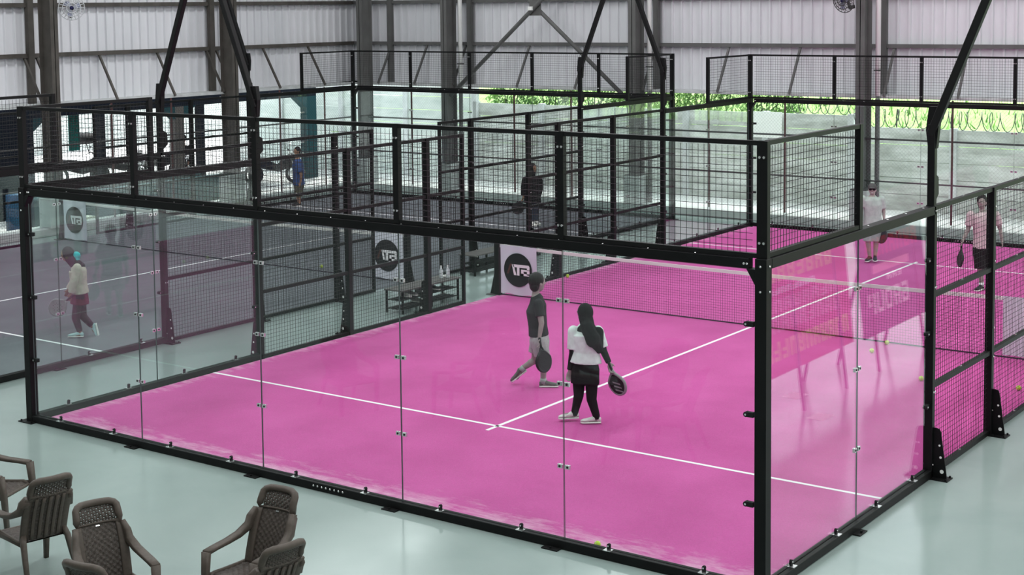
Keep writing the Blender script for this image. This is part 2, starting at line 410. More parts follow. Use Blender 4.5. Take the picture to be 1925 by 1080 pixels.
    downpipe(2.50, 'white drain pipe right of the column with the fan')

    # kerb along the open sides
    k = MB(); k.box(-13.45, 20.85, 0, 26, 22.05, 0.19); k.box(-13.45, 3, 0, -12.95, 20.85, 0.19)
    tag(k.build('curb', 'concrete_curb', bevel=0.015), 'low pale concrete kerb closing the hall floor', 'curb', kind='structure')

    # chain link along the open strip
    def chain(name, x0, y0, x1, y1, posts, label, wire='wire_galv'):
        t = root(name, (x0, y0, 0.19), label, 'fence')
        d = Vector((x1-x0, y1-y0, 0)); Ln = d.length; d.normalize()
        for s_ in posts:
            m = MB(); m.tube((x0+d.x*s_, y0+d.y*s_, 0.19), (x0+d.x*s_, y0+d.y*s_, 2.97), 0.025, n=8); m.build('fence_post', 'oxide_red', t)
        for z in (1.08, 2.05):
            m = MB(); m.tube((x0, y0, z), (x1, y1, z), 0.022, n=8); m.build('fence_rail', 'steel_dark', t)
        m = MB(); step = 0.085; H = 2.75; s_ = -H
        while s_ < Ln:
            for sg in (1, -1):
                a0 = (s_, 0.2) if sg > 0 else (s_+H, 0.2); a1 = (s_+H, 0.2+H) if sg > 0 else (s_, 0.2+H)
                # clip to the strip
                (u0, v0), (u1, v1) = a0, a1
                if u0 > u1: u0, v0, u1, v1 = u1, v1, u0, v0
                if u0 < 0: v0 += (v1-v0)*(-u0)/(u1-u0); u0 = 0
                if u1 > Ln: v1 = v0+(v1-v0)*(Ln-u0)/(u1-u0); u1 = Ln
                if u1-u0 > 0.05: m.tube((x0+d.x*u0, y0+d.y*u0, v0), (x0+d.x*u1, y0+d.y*u1, v1), 0.0018, n=3, cap=False)
            s_ += step
        tag(m.build('wire_mesh', wire, t), kind='stuff')
    chain('chain_link_fence', -12.9, 21.3, 10.0, 21.3, [1.72, 5.26, 7.08, 11.1, 13.13, 17.16, 19.2, 21.2], 'chain-link fence on thin rust-red posts under the back wall')
    chain('chain_link_fence', -13.2, 4.5, -13.2, 21.0, [1.9, 3.9, 7.8, 9.7, 13.6, 15.4], 'chain-link fence on thin rust-red posts under the left wall', 'wire_black')
hall()

# ------------------------------------------------------------------ outside
def outside():
    g = MB(); g.box(-60, -20, -0.25, -13.2, 80, -0.02); g.box(-13.2, 20.9, -0.25, 60, 80, -0.02)
    tag(g.build('ground', 'ground_concrete'), 'bright concrete yard outside the hall', 'ground', kind='structure')
    def bwall(x0, x1, h, mt, label):
        t = root('boundary_wall', ((x0+x1)/2, 24.55, -0.02), label, 'wall', kind='structure')
        n = max(1, round((x1-x0)/2.42)); st = (x1-x0)/n; rows = round(h/0.41); rh = h/rows
        panel = MB(); panel.box(0.06, 0, 0.004, st-0.06, 0.06, rh-0.010); pm = panel.mesh('concrete_panel', mt)
        post = MB(); post.box(-0.085, -0.05, 0, 0.085, 0.11, h+0.03); qm = post.mesh('concrete_post', 'concrete_post')
        for i in range(n):
            for j in range(rows):
                o = place('concrete_panel', pm, t, (x0+i*st, 24.52+random.uniform(-0.006, 0.006), j*rh-0.02))
        for i in range(n+1): place('concrete_post', qm, t, (x0+i*st, 24.5, -0.02))
        return t
    bwall(-22.0, -11.35, 3.3, 'whitewash_wall', 'tall whitewashed precast boundary wall outside the far corner')
    mid = bwall(-11.3, 0.55, 2.34, 'concrete_wall', 'weathered grey precast boundary wall below the green bushes')
    bwall(0.72, 13.0, 2.07, 'concrete_wall', 'weathered grey precast boundary wall below the razor wire coils')
    # meadow slope behind the wall
    h = MB(); nx, ny = 60, 30; vs = []
    for j in range(ny):
        y = 24.75 + (j/(ny-1))**1.4*45
        for i in range(nx):
            x = -18+i*(48/(nx-1)); z = 1.2+(y-24.75)*0.20+0.22*math.sin(x*0.8+y*0.5)+random.uniform(-0.08, 0.08)
            vs.append((x, y, z))
    h.add(vs, [(j*nx+i, j*nx+i+1, (j+1)*nx+i+1, (j+1)*nx+i) for j in range(ny-1) for i in range(nx-1)])
    tag(h.build('grass_slope', 'meadow_grass', smooth=True), 'bright green grass slope rising behind the boundary wall', 'grass', kind='structure')
    gm = MB()
    for _ in range(2200):
        x = random.uniform(-3.5, 12); y = 24.75+random.random()**1.6*7; z = 1.2+(y-24.75)*0.20+0.22*math.sin(x*0.8+y*0.5)
        a = random.uniform(0, 6.3); hh = random.uniform(0.10, 0.28); wd = 0.03
        dx, dy = math.cos(a)*wd, math.sin(a)*wd; lx, ly = random.uniform(-.15, .15), random.uniform(-.15, .15)
        gm.cur = random.choice((0, 1, 1)); gm.add([(x-dx, y-dy, z-0.05), (x+dx, y+dy, z-0.05), (x+lx, y+ly, z+hh)], [(0, 1, 2)])
    tag(gm.build('tall_grass', ['leaf_green', 'leaf_light']), 'long lime green grass blades above the boundary wall', 'grass', kind='stuff')
    def shrub(x, y, z, rx, rz, nleaf, label, mt):
        t = root('shrub', (x, y, z-rz-0.2), label, 'shrub', 'shrubs behind the boundary wall')
        m = MB()
        for _ in range(nleaf):
            u = random.uniform(-1, 1); th = random.uniform(0, 6.283); rr = (1-u*u)**.5; k = random.uniform(0.55, 1.05)
            p = Vector((x+rx*rr*math.cos(th)*k, y+rx*0.6*rr*math.sin(th)*k, z+rz*u*k))
            a = Vector((random.uniform(-1, 1), random.uniform(-1, 1), random.uniform(-1, 1))).normalized(); b_ = a.cross(Vector((0.3, 0.2, 1))).normalized()
            s_ = random.uniform(0.05, 0.11)
            m.cur = random.choice((0, 1)); m.add([p, p+a*s_+b_*s_*.35, p+a*s_*2, p+a*s_-b_*s_*.35], [(0, 1, 2, 3)])
        tag(m.build('foliage', mt, t), kind='stuff')
        m = MB()
        for q in range(3): m.tube((x+0.08*q-0.08, y, z-rz-0.2), (x+0.3*(q-1), y, z+rz*0.4), 0.03, 0.012, 6)
        m.build('stem', 'steel_brown', t)
    for q, (x, rx, rz, lb) in enumerate(((-11.0, 1.0, 0.9, 'leafy green shrub at the end of the whitewashed wall'), (-9.6, 1.1, 0.85, 'bushy green shrub behind the boundary wall, second from the whitewashed wall'),
                                     (-8.0, 1.2, 0.95, 'wide leafy shrub behind the boundary wall, left of the lamp pole'), (-6.2, 1.2, 0.8, 'low leafy shrub behind the boundary wall, right of the lamp pole'),
                                     (-4.4, 1.1, 0.85, 'leafy shrub behind the column between the courts'), (-2.4, 1.2, 0.8, 'pale green shrub over the wall left of the razor wire'))):
        shrub(x, 25.9, 2.5, rx*0.85, rz, 2000, lb, ['leaf_green', 'leaf_light'])
    # razor wire
    t = root('razor_wire', (-1.2, 24.55, 2.1), 'looped razor wire coil along the top of the boundary wall', 'wire')
    pts = []; x = -1.2
    while x < 9.5:
        a = (x+1.2)/0.26*2*math.pi; zt = 2.55 if x < 0.6 else 2.27
        pts.append((x+0.06*math.sin(a*0.37), 24.55+0.2*math.cos(a), zt+0.23*math.sin(a))); x += 0.26/14
    m = MB(); m.path(pts, 0.012, 3); m.build('coil', 'steel_dark', t)
    for x, zt in ((1.72, 2.05), (3.1, 2.05), (5.6, 2.05)):
        m = MB(); m.tube((x, 24.55, zt), (x, 24.55, zt+0.3), 0.02); m.tube((x, 24.55, zt+0.28), (x+0.08, 24.4, zt+0.46), 0.02); m.build('bracket', 'steel_dark', t)
    m = MB(); m.box(-2.23, 24.44, 1.66, -1.34, 24.47, 2.34); m.build('white_board', 'pvc_white', mid)

    # open carport beside the left wall
    t = root('carport', (-16.2, 15, 0), 'dark blue-green carport beam on posts with chamfered openings', 'shelter')
    mat('teal_paint', (0.012, 0.05, 0.058), 0.6, spec=0.1); mat('navy_paint', (0.005, 0.008, 0.015), 0.6, spec=0.08)
    m = MB(); m.box(-16.35, 4, 2.5, -16.1, 22.7, 3.4); m.build('fascia', 'navy_paint', t)
    for y0, wd, mt in ((22.25, 0.45, 'teal_paint'), (16.95, 0.32, 'steel_brown'), (14.35, 0.14, 'navy_paint'), (17.9, 0.14, 'navy_paint'), (11.9, 0.3, 'navy_paint')):
        m = MB(); m.box(-16.35, y0, -0.02, -16.1, y0+wd, 2.5); m.build('post', mt, t)
    for y0, s_ in ((22.25, -1), (17.27, 1), (16.95, -1), (12.2, 1)):
        m = MB(); m.prism([(-16.35, y0, 2.5), (-16.35, y0+s_*0.45, 2.5), (-16.35, y0, 2.15)], (0.25, 0, 0)); m.build('corner_brace', 'teal_paint', t)
    m = MB(); m.box(-16.3, 4, -0.02, -16.15, 11.9, 2.5); m.build('dark_interior', 'navy_paint', t)  # dark panel stands in for the unlit interior of the building
    for y0, y1 in ((12.2, 14.35), (14.49, 16.95), (17.27, 17.9)):
        m = MB(); m.box(-16.32, y0, -0.02, -16.14, y1, 0.66); m.build('dark_band_wall', 'teal_paint', t)  # dark walls stand in for shadowed things under the canopy
    m = MB(); m.box(-20.4, 4, 3.4, -16.1, 22.7, 3.5); m.build('roof', 'navy_paint', t)
    m = MB(); m.box(-17.2, 14.15, 1.45, -17.17, 14.5, 2.5); mat('green_cloth', (0.01, 0.20, 0.17), 0.7)
    tag(m.build('hanging_banner', 'green_cloth'), 'plain green cloth banner hanging in the carport opening', 'banner')
    m = MB(); m.box(-14.75, 10.9, -0.02, -14.45, 17.6, 0.62); m.box(-14.80, 10.88, 0.62, -14.40, 17.62, 0.68)
    tag(m.build('dark_band_wall', 'teal_paint', bevel=0.01), 'dark teal low wall just outside the left fence', 'wall', kind='structure')
    t = root('yard_wall', (-30, 15, 0), 'sunlit pale wall across the yard behind the carport', 'wall', kind='structure')
    m = MB(); m.box(-30.2, -5, -0.02, -30, 40, 1.5); m.build('masonry', 'whitewash_wall', t)
    m = MB(); m.box(-30.3, -5, 1.5, -29.95, 40, 1.62); m.build('coping', 'concrete_post', t)
    for q, (x, y, lb) in enumerate(((-33.5, 20, 'yellow-green bush over the yard wall, leftmost'), (-33.5, 25, 'yellow-green bush over the yard wall, seen between the carport posts'), (-33.5, 30, 'yellow-green bush over the yard wall by the teal post'))):
        shrub(x, y, 1.58, 2.2, 1.4, 1500, lb, ['leaf_green', 'leaf_light'])
outside()

# ================================================================== COURTS
Z3, Z4, BZ, O = 2.98, 4.0, 0.09, 0.07          # beam top of the glass, top of the mesh, base beam, frame plane outside the play area
def shared_meshes():
    S = {}
    def wires(w, h, cell=0.0585, r=0.003):
        m = MB(); nx = round(w/cell); nz = round(h/cell)
        for i in range(1, nx): m.tube((w*i/nx, 0, 0), (w*i/nx, 0, h), r, n=3, cap=False)
        for j in range(1, nz): m.tube((0, 0.004, h*j/nz), (w, 0.004, h*j/nz), r, n=3, cap=False)
        return m.mesh('wire_mesh', 'wire_black')
    S['up'] = wires(1.93, 0.93)
    S['side'] = wires(1.93, 0.93)
    S['bay'] = wires(1.9, 0.94); S['half'] = wires(0.93, 0.94)
    def pane(w, h):
        m = MB(); t = 0.006
        m.add([(0,-t,0),(w,-t,0),(w,-t,h),(0,-t,h)], [(0,1,2,3)]); m.add([(0,t,0),(w,t,0),(w,t,h),(0,t,h)], [(3,2,1,0)])
        m.cur = 1
        m.add([(0,-t,0),(0,-t,h),(0,t,h),(0,t,0)], [(0,1,2,3)]); m.add([(w,-t,0),(w,-t,h),(w,t,h),(w,t,0)], [(3,2,1,0)])
        m.add([(0,-t,0),(w,-t,0),(w,t,0),(0,t,0)], [(3,2,1,0)]); m.add([(0,-t,h),(w,-t,h),(w,t,h),(0,t,h)], [(0,1,2,3)])
        return m.mesh('glass_panel', ['clear_glass', 'glass_edge'])
    S['pane'] = pane(1.99, Z3-0.1-BZ)
    # seam clip: two dark discs on small steel plates, one each side of the seam
    m = MB()
    for s_ in (-1, 1):
        m.cur = 1; m.box(s_*0.014, -0.013, -0.019, s_*0.068, 0.013, 0.019)
        m.cur = 0; m.tube((s_*0.044, -0.017, 0), (s_*0.044, 0.017, 0), 0.011, n=8)
    S['clip'] = m.mesh('glass_clip', ['rubber_black', 'chrome'])
    m = MB(); m.cur = 0; m.box(-0.075, -0.02, -0.022, 0.0, 0.02, 0.022); m.tube((-0.07, -0.024, 0), (-0.07, 0.024, 0), 0.024, n=8); m.cur = 1; m.tube((-0.07, -0.03, 0), (-0.07, 0.03, 0), 0.010, n=6)
    S['endclip'] = m.mesh('glass_clip', ['rubber_black', 'chrome'])
    m = MB(); m.cur = 1; m.box(-0.04, -0.035, 0, 0.04, 0.03, 0.006); m.cur = 0; m.box(-0.017, 0.0, 0.0, 0.017, 0.02, 0.045); m.tube((0, 0.0, 0.045), (0, 0.022, 0.045), 0.018, n=8); m.cur = 1; m.tube((0, -0.008, 0.042), (0, 0.0, 0.042), 0.009, n=6)
    S['bracket'] = m.mesh('base_bracket', ['rubber_black', 'chrome'])
    # gusset foot of a post, plane XZ pointing +x, with drilled holes as pale discs through
    m = MB(); th = 0.012
    outer = [(0, 0.0), (0.155, 0.0), (0.15, 0.06), (0.085, 0.52), (0.07, 0.55), (0.03, 0.56), (0, 0.56)]
    m.prism([(x, -th/2, z) for x, z in outer], (0, th, 0))
    m.box(-0.02, -0.09, 0, 0.19, 0.09, 0.012)
    for y in (-0.07, 0.07):
        for x in (0.03, 0.165): m.tube((x, y, 0.012), (x, y, 0.03), 0.012, n=6)
    m.cur = 1
    for x, z, r in ((0.10, 0.085, 0.022), (0.085, 0.24, 0.014), (0.072, 0.37, 0.012)): m.tube((x, -th/2-0.001, z), (x, th/2+0.001, z), r, n=10)
    S['gusset'] = m.mesh('gusset_foot', ['black_steel', 'pvc_white'])
    m = MB(); m.box(-0.09, -0.055, 0, 0.09, 0.055, 0.012); m.tube((0, -0.03, 0.012), (0, -0.03, 0.03), 0.012, n=6)
    S['foot'] = m.mesh('foot_plate', 'black_steel_satin')
    return S
SH = shared_meshes()

def bolts(m, pts, d):
    """chrome bolt heads joined to their post or beam: second material"""
    m.cur = 1
    for p in pts: m.tube(p, Vector(p)+Vector(d)*0.012, 0.0125, n=6)
    m.cur = 0
PB = ['black_steel', 'chrome']

def back_wall(ox, y, sgn, label, group):
    """10 m glass end wall with 1 m of mesh above; sgn = outward direction in y"""
    yo = y + sgn*O
    t = root('glass_end_wall', (ox+5, yo, 0), label, 'glass wall', group)
    m = MB(); m.box(ox-0.05, yo-0.05, 0.005, ox+10.05, yo+0.05, BZ)
    bolts(m, [(ox+4.8+0.06*i, yo-0.05, 0.055-0.0*i) for i in range(8)], (0, -1, 0)); m.build('base_beam', PB, t, bevel=0.004)
    m = MB(); m.box(ox+0.05, yo-0.045, Z3-0.09, ox+9.95, yo+0.045, Z3)
    bolts(m, [(ox+0.3+i*0.48, yo-0.02, Z3) for i in range(20)], (0, 0, 0.6)); m.build('top_beam', PB, t, bevel=0.004)
    for x in (ox-O, ox+10+O):
        m = MB(); m.box(x-0.055, yo-0.055, 0, x+0.055, yo+0.055, Z3+0.005)
        s_ = 1 if x < ox+5 else -1
        bolts(m, [(x+dx, yo-0.055, z) for z in (Z3-0.28, Z3-0.06) for dx in (-0.0, )] + [(x+s_*0.13, yo-0.05, Z3-0.045), (x+s_*0.16, yo-0.05, Z3-0.045)], (0, -1, 0))
        bolts(m, [(x-s_*0.055, yo, z) for z in (Z3-0.28, Z3-0.06)], (-s_, 0, 0))
        m.prism([(x+s_*0.05, yo-0.05, Z3-0.09), (x+s_*0.14, yo-0.05, Z3-0.09), (x+s_*0.05, yo-0.05, Z3-0.24)], (0, 0.1, 0))
        m.build('corner_post', PB, t, bevel=0.004)
        m = MB(); m.box(x-0.14, yo-0.12, 0, x+0.12, yo+0.1, 0.012); 
        for q in (-0.11, 0.09): m.tube((x+q, yo-0.09, 0.012), (x+q, yo-0.09, 0.03), 0.012, n=6)
        m.build('foot_plate', 'black_steel_satin', t)
    for i in range(5):
        g = place('glass_panel', SH['pane'], t, (ox+i*2+0.005, yo, BZ))
        for dx in (0.5, 1.5): place('base_bracket', SH['bracket'], g, (ox+i*2+dx, yo-0.018, BZ))
        if i < 4:
            for z in (0.80, 1.60, 2.40): place('glass_clip', SH['clip'], g, (ox+(i+1)*2, yo, z))
        for z in (0.80, 1.60, 2.40):
            if i == 0: place('glass_clip', SH['endclip'], g, (ox+0.085, yo, z))
            if i == 4: place('glass_clip', SH['endclip'], g, (ox+9.985, yo, z))
    for i in range(1, 5): place('foot_plate', SH['foot'], t, (ox+i*2-0.1, yo+sgn*0.07, 0.0))
    # mesh above
    for i in range(6):
        x = ox+i*2 if 0 < i < 5 else (ox-O if i == 0 else ox+10+O)
        wd = 0.035 if 0 < i < 5 else 0.05
        m = MB(); m.box(x-wd, yo-0.03, Z3+0.005, x+wd, yo+0.03, Z4)
        bolts(m, [(x+dx, yo-0.03, z) for z in (Z3+0.14, Z4-0.14) for dx in (-0.02, 0.02)], (0, -1, 0)); m.build('upper_post', PB, t)
    for z in (Z3+0.025, Z4-0.02):
        m = MB(); m.box(ox-O, yo-0.025, z-0.02, ox+10+O, yo+0.025, z+0.02); m.build('upper_rail', 'black_steel_satin', t)
    for i in range(5): tag(place('wire_mesh', SH['up'], t, (ox+i*2+0.035, yo, Z3+0.04)), kind='stuff')

def side_glass(x, sgn, y0, dr, label, group, clips=True):
    """4 m of glass from the corner at y0 in direction dr, mesh above the first 2 m; sgn = outward in x"""
    t = root('glass_side_wall', (x, y0+dr*2, 0), label, 'glass wall', group)
    ya, yb = sorted((y0+dr*0.0, y0+dr*4))
    m = MB(); m.box(x-0.05, ya, 0.005, x+0.05, yb, BZ); m.build('base_beam', 'black_steel_satin', t, bevel=0.004)
    m = MB(); m.box(x-0.05, ya, Z3-0.09, x+0.05, yb, Z3)
    bolts(m, [(x, ya+0.25+i*0.5, Z3) for i in range(8)], (0, 0, 0.6)); m.build('top_beam', ['black_steel_satin', 'chrome'], t, bevel=0.004)
    yp = y0+dr*4
    m = MB(); m.box(x-0.05, yp-0.04, 0, x+0.05, yp+0.04, Z3+0.01)
    bolts(m, [(x+sgn*0.05, yp+q, z) for z in (Z3-0.05, 2.1, 0.95, 0.15) for q in (-0.02, 0.02)], (sgn, 0, 0)); m.build('post', PB, t, bevel=0.004)
    place('gusset_foot', SH['gusset'], t, (x+sgn*0.05, yp, 0), 0 if sgn > 0 else math.pi)
    for i in range(2):
        yy = min(y0+dr*2*i, y0+dr*2*(i+1))
        g = place('glass_panel', SH['pane'], t, (x, yy+0.005, BZ), math.pi/2)
        for dx in (0.5, 1.5): place('base_bracket', SH['bracket'], g, (x+sgn*0.018, yy+dx, BZ), math.pi/2 if sgn > 0 else -math.pi/2).parent = t
    for o in list(t.children):
        if o.name.startswith('base_bracket'):
            w_ = ORG[o.name]; o.location = tuple(w_[i]-ORG[t.name][i] for i in range(3))
    if clips:
        for z in (0.80, 1.60, 2.40):
            place('glass_clip', SH['clip'], t, (x, y0+dr*2, z), math.pi/2)
            place('glass_clip', SH['endclip'], t, (x, yp-dr*0.04, z), -math.pi/2 if dr < 0 else math.pi/2)
    place('foot_plate', SH['foot'], t, (x+sgn*0.07, y0+dr*2-0.1, 0), math.pi/2)
    ym = y0+dr*2
    m = MB(); m.box(x-0.03, ym-0.035, Z3, x+0.03, ym+0.035, Z4); m.build('upper_post', 'black_steel', t)
    for z in (Z3+0.025, Z4-0.02):
        m = MB(); m.box(x-0.025, min(y0, ym), z-0.02, x+0.025, max(y0, ym), z+0.02); m.build('upper_rail', 'black_steel_satin', t)
    tag(place('wire_mesh', SH['up'], t, (x, min(y0, ym)+0.035, Z3+0.04), math.pi/2), kind='stuff')

def side_mesh(x, sgn, y0, dr, label, group, bays=2, end=True):
    """mesh fence from the glass post at y0 in direction dr: bays of 2 m, then a 1 m end panel beside the doorway"""
    t = root('mesh_fence', (x, y0+dr*2.5, 0), label, 'fence', group)
    ylast = y0+dr*(2*bays+(1 if end else 0))
    for i in range(1, bays+1):
        yp = y0+dr*2*i
        m = MB(); m.box(x-0.045, yp-0.045, 0, x+0.045, yp+0.045, Z3)
        bolts(m, [(x+sgn*0.045, yp, z) for z in (0.3, 0.95, 1.3, 2.1, 2.75)], (sgn, 0, 0)); m.build('post', PB, t, bevel=0.004)
        place('gusset_foot', SH['gusset'], t, (x+sgn*0.045, yp, 0), 0 if sgn > 0 else math.pi)
    if end:
        m = MB(); m.box(x-0.025, ylast-0.025, 0, x+0.025, ylast+0.025, Z3); m.build('end_post', 'black_steel', t)
    for i in range(bays+(1 if end else 0)):
        a = y0+dr*(2*i+0.045); b = y0+dr*(2*(i+1)-0.045) if i < bays else ylast
        lo, hi = min(a, b), max(a, b)
        for z in (0.03, 1.0, 2.0, Z3-0.025):
            m = MB(); m.box(x-0.028, lo, z-0.025, x+0.028, hi, z+0.025)
            bolts(m, [(x, (lo+hi)/2, z+0.025)], (0, 0, 1)); m.build('rail', ['black_steel_satin', 'chrome'], t)
        for z in (0.045, 1.02, 2.02): tag(place('wire_mesh', SH['bay'] if i < bays else SH['half'], t, (x, lo, z), math.pi/2), kind='stuff')

def light_pole(x, y, sgn, label):
    """court floodlight: upright on the post, bent outwards, lamp arm back over the court"""
    t = root('light_pole', (x, y, Z3), label, 'light pole', 'court light poles')
    m = MB(); m.box(x-0.04, y-0.04, Z3, x+0.04, y+0.04, 3.86); m.build('upright', 'black_steel', t, bevel=0.006)
    m = MB(); m.bar((x-sgn*0.02, y, 3.74), (x+sgn*1.05, y, 6.4), 0.085, 0.085, (0, 1, 0)); m.build('leaning_tube', 'black_steel_satin', t, bevel=0.006)
    m = MB(); m.prism([(x-0.045, y-0.012, 3.6), (x+0.045, y-0.012, 3.6), (x+0.07, y-0.012, 3.85), (x+sgn*0.02+0.06, y-0.012, 4.05), (x+sgn*0.02-0.06, y-0.012, 4.05), (x-0.07, y-0.012, 3.8)], (0, 0.07, 0)); m.build('elbow_plate', 'black_steel', t)
    m = MB(); m.prism([(x+0.0, y+0.04, Z3+0.05), (x+0.0, y+0.13, Z3+0.12), (x+0.0, y+0.12, Z3+0.3), (x+0.0, y+0.04, Z3+0.34)], (0.03, 0, 0)); m.build('cable_hook', 'black_steel', t)
    m = MB(); m.bar((x+sgn*1.05, y, 6.38), (x-sgn*0.6, y, 6.55), 0.08, 0.08); m.build('lamp_arm', 'black_steel_satin', t)
    m = MB(); m.box(x-sgn*0.75, y-0.2, 6.45, x-sgn*0.35, y+0.2, 6.52); m.build('lamp_housing', 'steel_dark', t)

def turf(ox, mt, name, label):
    m = MB(); m.box(ox, 0, 0.0, ox+10, 20, 0.012)
    o = m.build(name, mt); me = o.data
    for v in me.vertices: v.co.x -= ox
    o.location = (ox, 0, 0); ORG[o.name] = (ox, 0, 0)
    tag(o, label, 'turf', kind='structure')
    sv = 2.985
    for a in ((ox, sv-0.025, ox+10, sv+0.025), (ox, 20-sv-0.025, ox+10, 20-sv+0.025), (ox+4.975, sv-0.22, ox+5.025, 20-sv+0.22)):
        q = MB(); q.box(a[0], a[1], 0.012, a[2], a[3], 0.0145); q.build('court_line', 'line_white', o)

def net(ox, label):
    t = root('padel_net', (ox+5, 10, 0), label, 'net', 'court nets')
    for x, s_ in ((ox-0.05, 1), (ox+10.05, -1)):
        m = MB(); m.box(x-0.05, 9.95, 0, x+0.05, 10.05, 1.04)
        m.prism([(x-s_*0.05, 9.985, 0), (x-s_*0.17, 9.985, 0), (x-s_*0.05, 9.985, 0.5)], (0, 0.03, 0)); m.build('net_post', 'black_steel', t, bevel=0.005)
        m = MB(); m.box(x-0.2, 9.9, 0, x+0.1, 10.1, 0.012)
        m.build('foot_plate', 'steel_dark', t)
    def top(x): u = (x-ox)/10; return 0.88+0.045*(2*u-1)**2
    n = 24
    m = MB()
    for i in range(n):
        a, b = ox+10*i/n, ox+10*(i+1)/n
        m.add([(a, 9.992, top(a)-0.055), (b, 9.992, top(b)-0.055), (b, 9.992, top(b)), (a, 9.992, top(a)), (a, 10.008, top(a)-0.055), (b, 10.008, top(b)-0.055), (b, 10.008, top(b)), (a, 10.008, top(a))],
              [(0,1,2,3),(7,6,5,4),(3,2,6,7),(1,0,4,5)])
    m.build('tape', 'net_tape', t)
    m = MB(); c = 0.042; k = int(10/c)
    for i in range(k+1): x = ox+10*i/k; m.tube((x, 10, 0.02), (x, 10, top(x)-0.05), 0.0021, n=3, cap=False)
    j = 0.03
    while j < 0.86: m.tube((ox, 10, j), (ox+10, 10, j), 0.0021, n=3, cap=False); j += c
    tag(m.build('netting', 'net_cord', t), kind='stuff')
    m = MB(); m.tube((ox, 10, 0.025), (ox+10, 10, 0.025), 0.010, n=6); m.build('bottom_cord', 'net_cord', t)
mat('net_tape', (0.72, 0.70, 0.68), 0.8); mat('net_cord', (0.03, 0.016, 0.035), 0.8)
mat('banner_white', (0.68, 0.67, 0.75), 0.6, noise=0.05, scale=3); mat('logo_black', (0.012, 0.012, 0.014), 0.5); mat('logo_red', (0.085, 0.03, 0.025), 0.5)

def net_banner(x, label, w_=0.78, cu=0.49):
    """white cloth square with the round black ATB emblem, hung on the net end facing the near half"""
    z0, z1 = 0.05, 0.92; y = 9.975
    t = root('net_banner', (x+w_/2, y, z0), label, 'banner', 'emblem banners on the net ends')
    m = MB(); n = 10; vs = []
    for j in range(5):
        for i in range(n+1):
            vs.append((x+w_*i/n, y+0.006*math.sin(i*1.3+j), z0+(z1-z0)*j/4+0.012*math.sin(i*0.9)*(1-j/4)))
    k = len(vs); vs += [(a, b+0.004, c) for a, b, c in vs]
    fs = []
    for j in range(4):
        for i in range(n):
            a = j*(n+1)+i; fs += [(a, a+1, a+n+2, a+n+1), (k+a+n+1, k+a+n+2, k+a+1, k+a)]
    m.add(vs, fs); m.build('cloth', 'banner_white', t, True)
    cx, cz, R = x+w_*cu, (z0+z1)/2+0.01, 0.302; ye = y-0.012
    m = MB(); m.prism([(cx+R*math.cos(a*math.pi/20), ye, cz+R*math.sin(a*math.pi/20)) for a in range(40)], (0, 0.003, 0)); m.build('emblem_disc', 'logo_black', t)
    def P(pts): return [(cx+R*a, ye-0.002, cz+R*b) for a, b in pts]
    m = MB(); m.prism(P([(-0.80, -0.26), (-0.66, -0.26), (-0.42, 0.34), (-0.56, 0.34)]), (0, 0.002, 0)); m.build('emblem_stroke', 'logo_red', t)
    m = MB()
    for pl in ([(-0.42, 0.31), (-0.30, 0.33), (-0.10, -0.31), (-0.27, -0.31)],          # right leg of the A
               [(-0.38, 0.33), (0.78, 0.33), (0.84, 0.24), (0.84, 0.16), (-0.30, 0.16)],  # the long top bar
               [(-0.06, 0.16), (0.12, 0.16), (0.12, -0.31), (-0.06, -0.31)],              # stem of the T
               [(0.66, 0.16), (0.84, 0.16), (0.84, 0.08), (0.78, 0.02), (0.66, 0.02)],    # upper bowl of the B
               [(0.24, 0.06), (0.80, 0.06), (0.84, 0.0), (0.84, -0.05), (0.24, -0.05)],
               [(0.24, -0.05), (0.42, -0.05), (0.42, -0.31), (0.24, -0.31)],
               [(0.66, -0.05), (0.84, -0.05), (0.84, -0.25), (0.66, -0.25)],
               [(0.24, -0.18), (0.84, -0.18), (0.84, -0.25), (0.78, -0.31), (0.24, -0.31)]):
        m.prism(P(pl), (0, 0.002, 0))
    m.build('emblem_letters', 'line_white', t)

C2 = -12.2
turf(0.0, 'pink_turf', 'floor_turf_pink', 'bright pink artificial turf of the near court with pale sand drifts')
turf(C2, 'purple_turf', 'floor_turf_grey', 'greyish purple artificial turf of the far court')
GW, GM = 'glass walls of the courts', 'mesh side fences of the courts'
back_wall(0.0, 0.0, -1, 'near glass end wall of the pink court, closest to the camera', GW)
back_wall(0.0, 20.0, 1, 'far glass end wall of the pink court, behind the man in glasses', GW)
back_wall(C2, 20.0, 1, 'far glass end wall of the grey court, by the hall corner', GW)
side_glass(10+O, 1, 0.0, 1, 'right-hand glass side wall of the pink court with banner reflections', GW)
side_glass(-O, -1, 0.0, 1, 'left-hand glass side wall at the near end of the pink court', GW)
side_glass(-O, -1, 20.0, -1, 'left-hand glass side wall at the far end of the pink court', GW)
side_glass(C2+10+O, 1, 0.0, 1, 'glass side wall of the grey court next to the woman in cream', GW)
side_glass(C2+10+O, 1, 20.0, -1, 'glass side wall at the far end of the grey court, pink court side', GW)
side_glass(C2-O, -1, 20.0, -1, 'glass side wall at the far end of the grey court, left hall side', GW)
side_mesh(10+O, 1, 4.0, 1, 'mesh side fence on the right of the pink court', GM)
side_mesh(-O, -1, 4.0, 1, 'mesh side fence of the pink court beside the low rack', GM)
side_mesh(-O, -1, 16.0, -1, 'mesh side fence at the far left of the pink court', GM)
side_mesh(C2+10+O, 1, 4.0, 1, 'mesh side fence at the near right of the grey court', GM)
side_mesh(C2+10+O, 1, 16.0, -1, 'mesh side fence at the far right of the grey court, near the woman in black', GM)
side_mesh(C2-O, -1, 4.0, 1, 'mesh side fence at the near left of the grey court', GM)
side_mesh(C2-O, -1, 16.0, -1, 'mesh side fence at the far left of the grey court', GM)
light_pole(10+O, 4, 1, 'black light pole on the right-hand fence of the pink court')
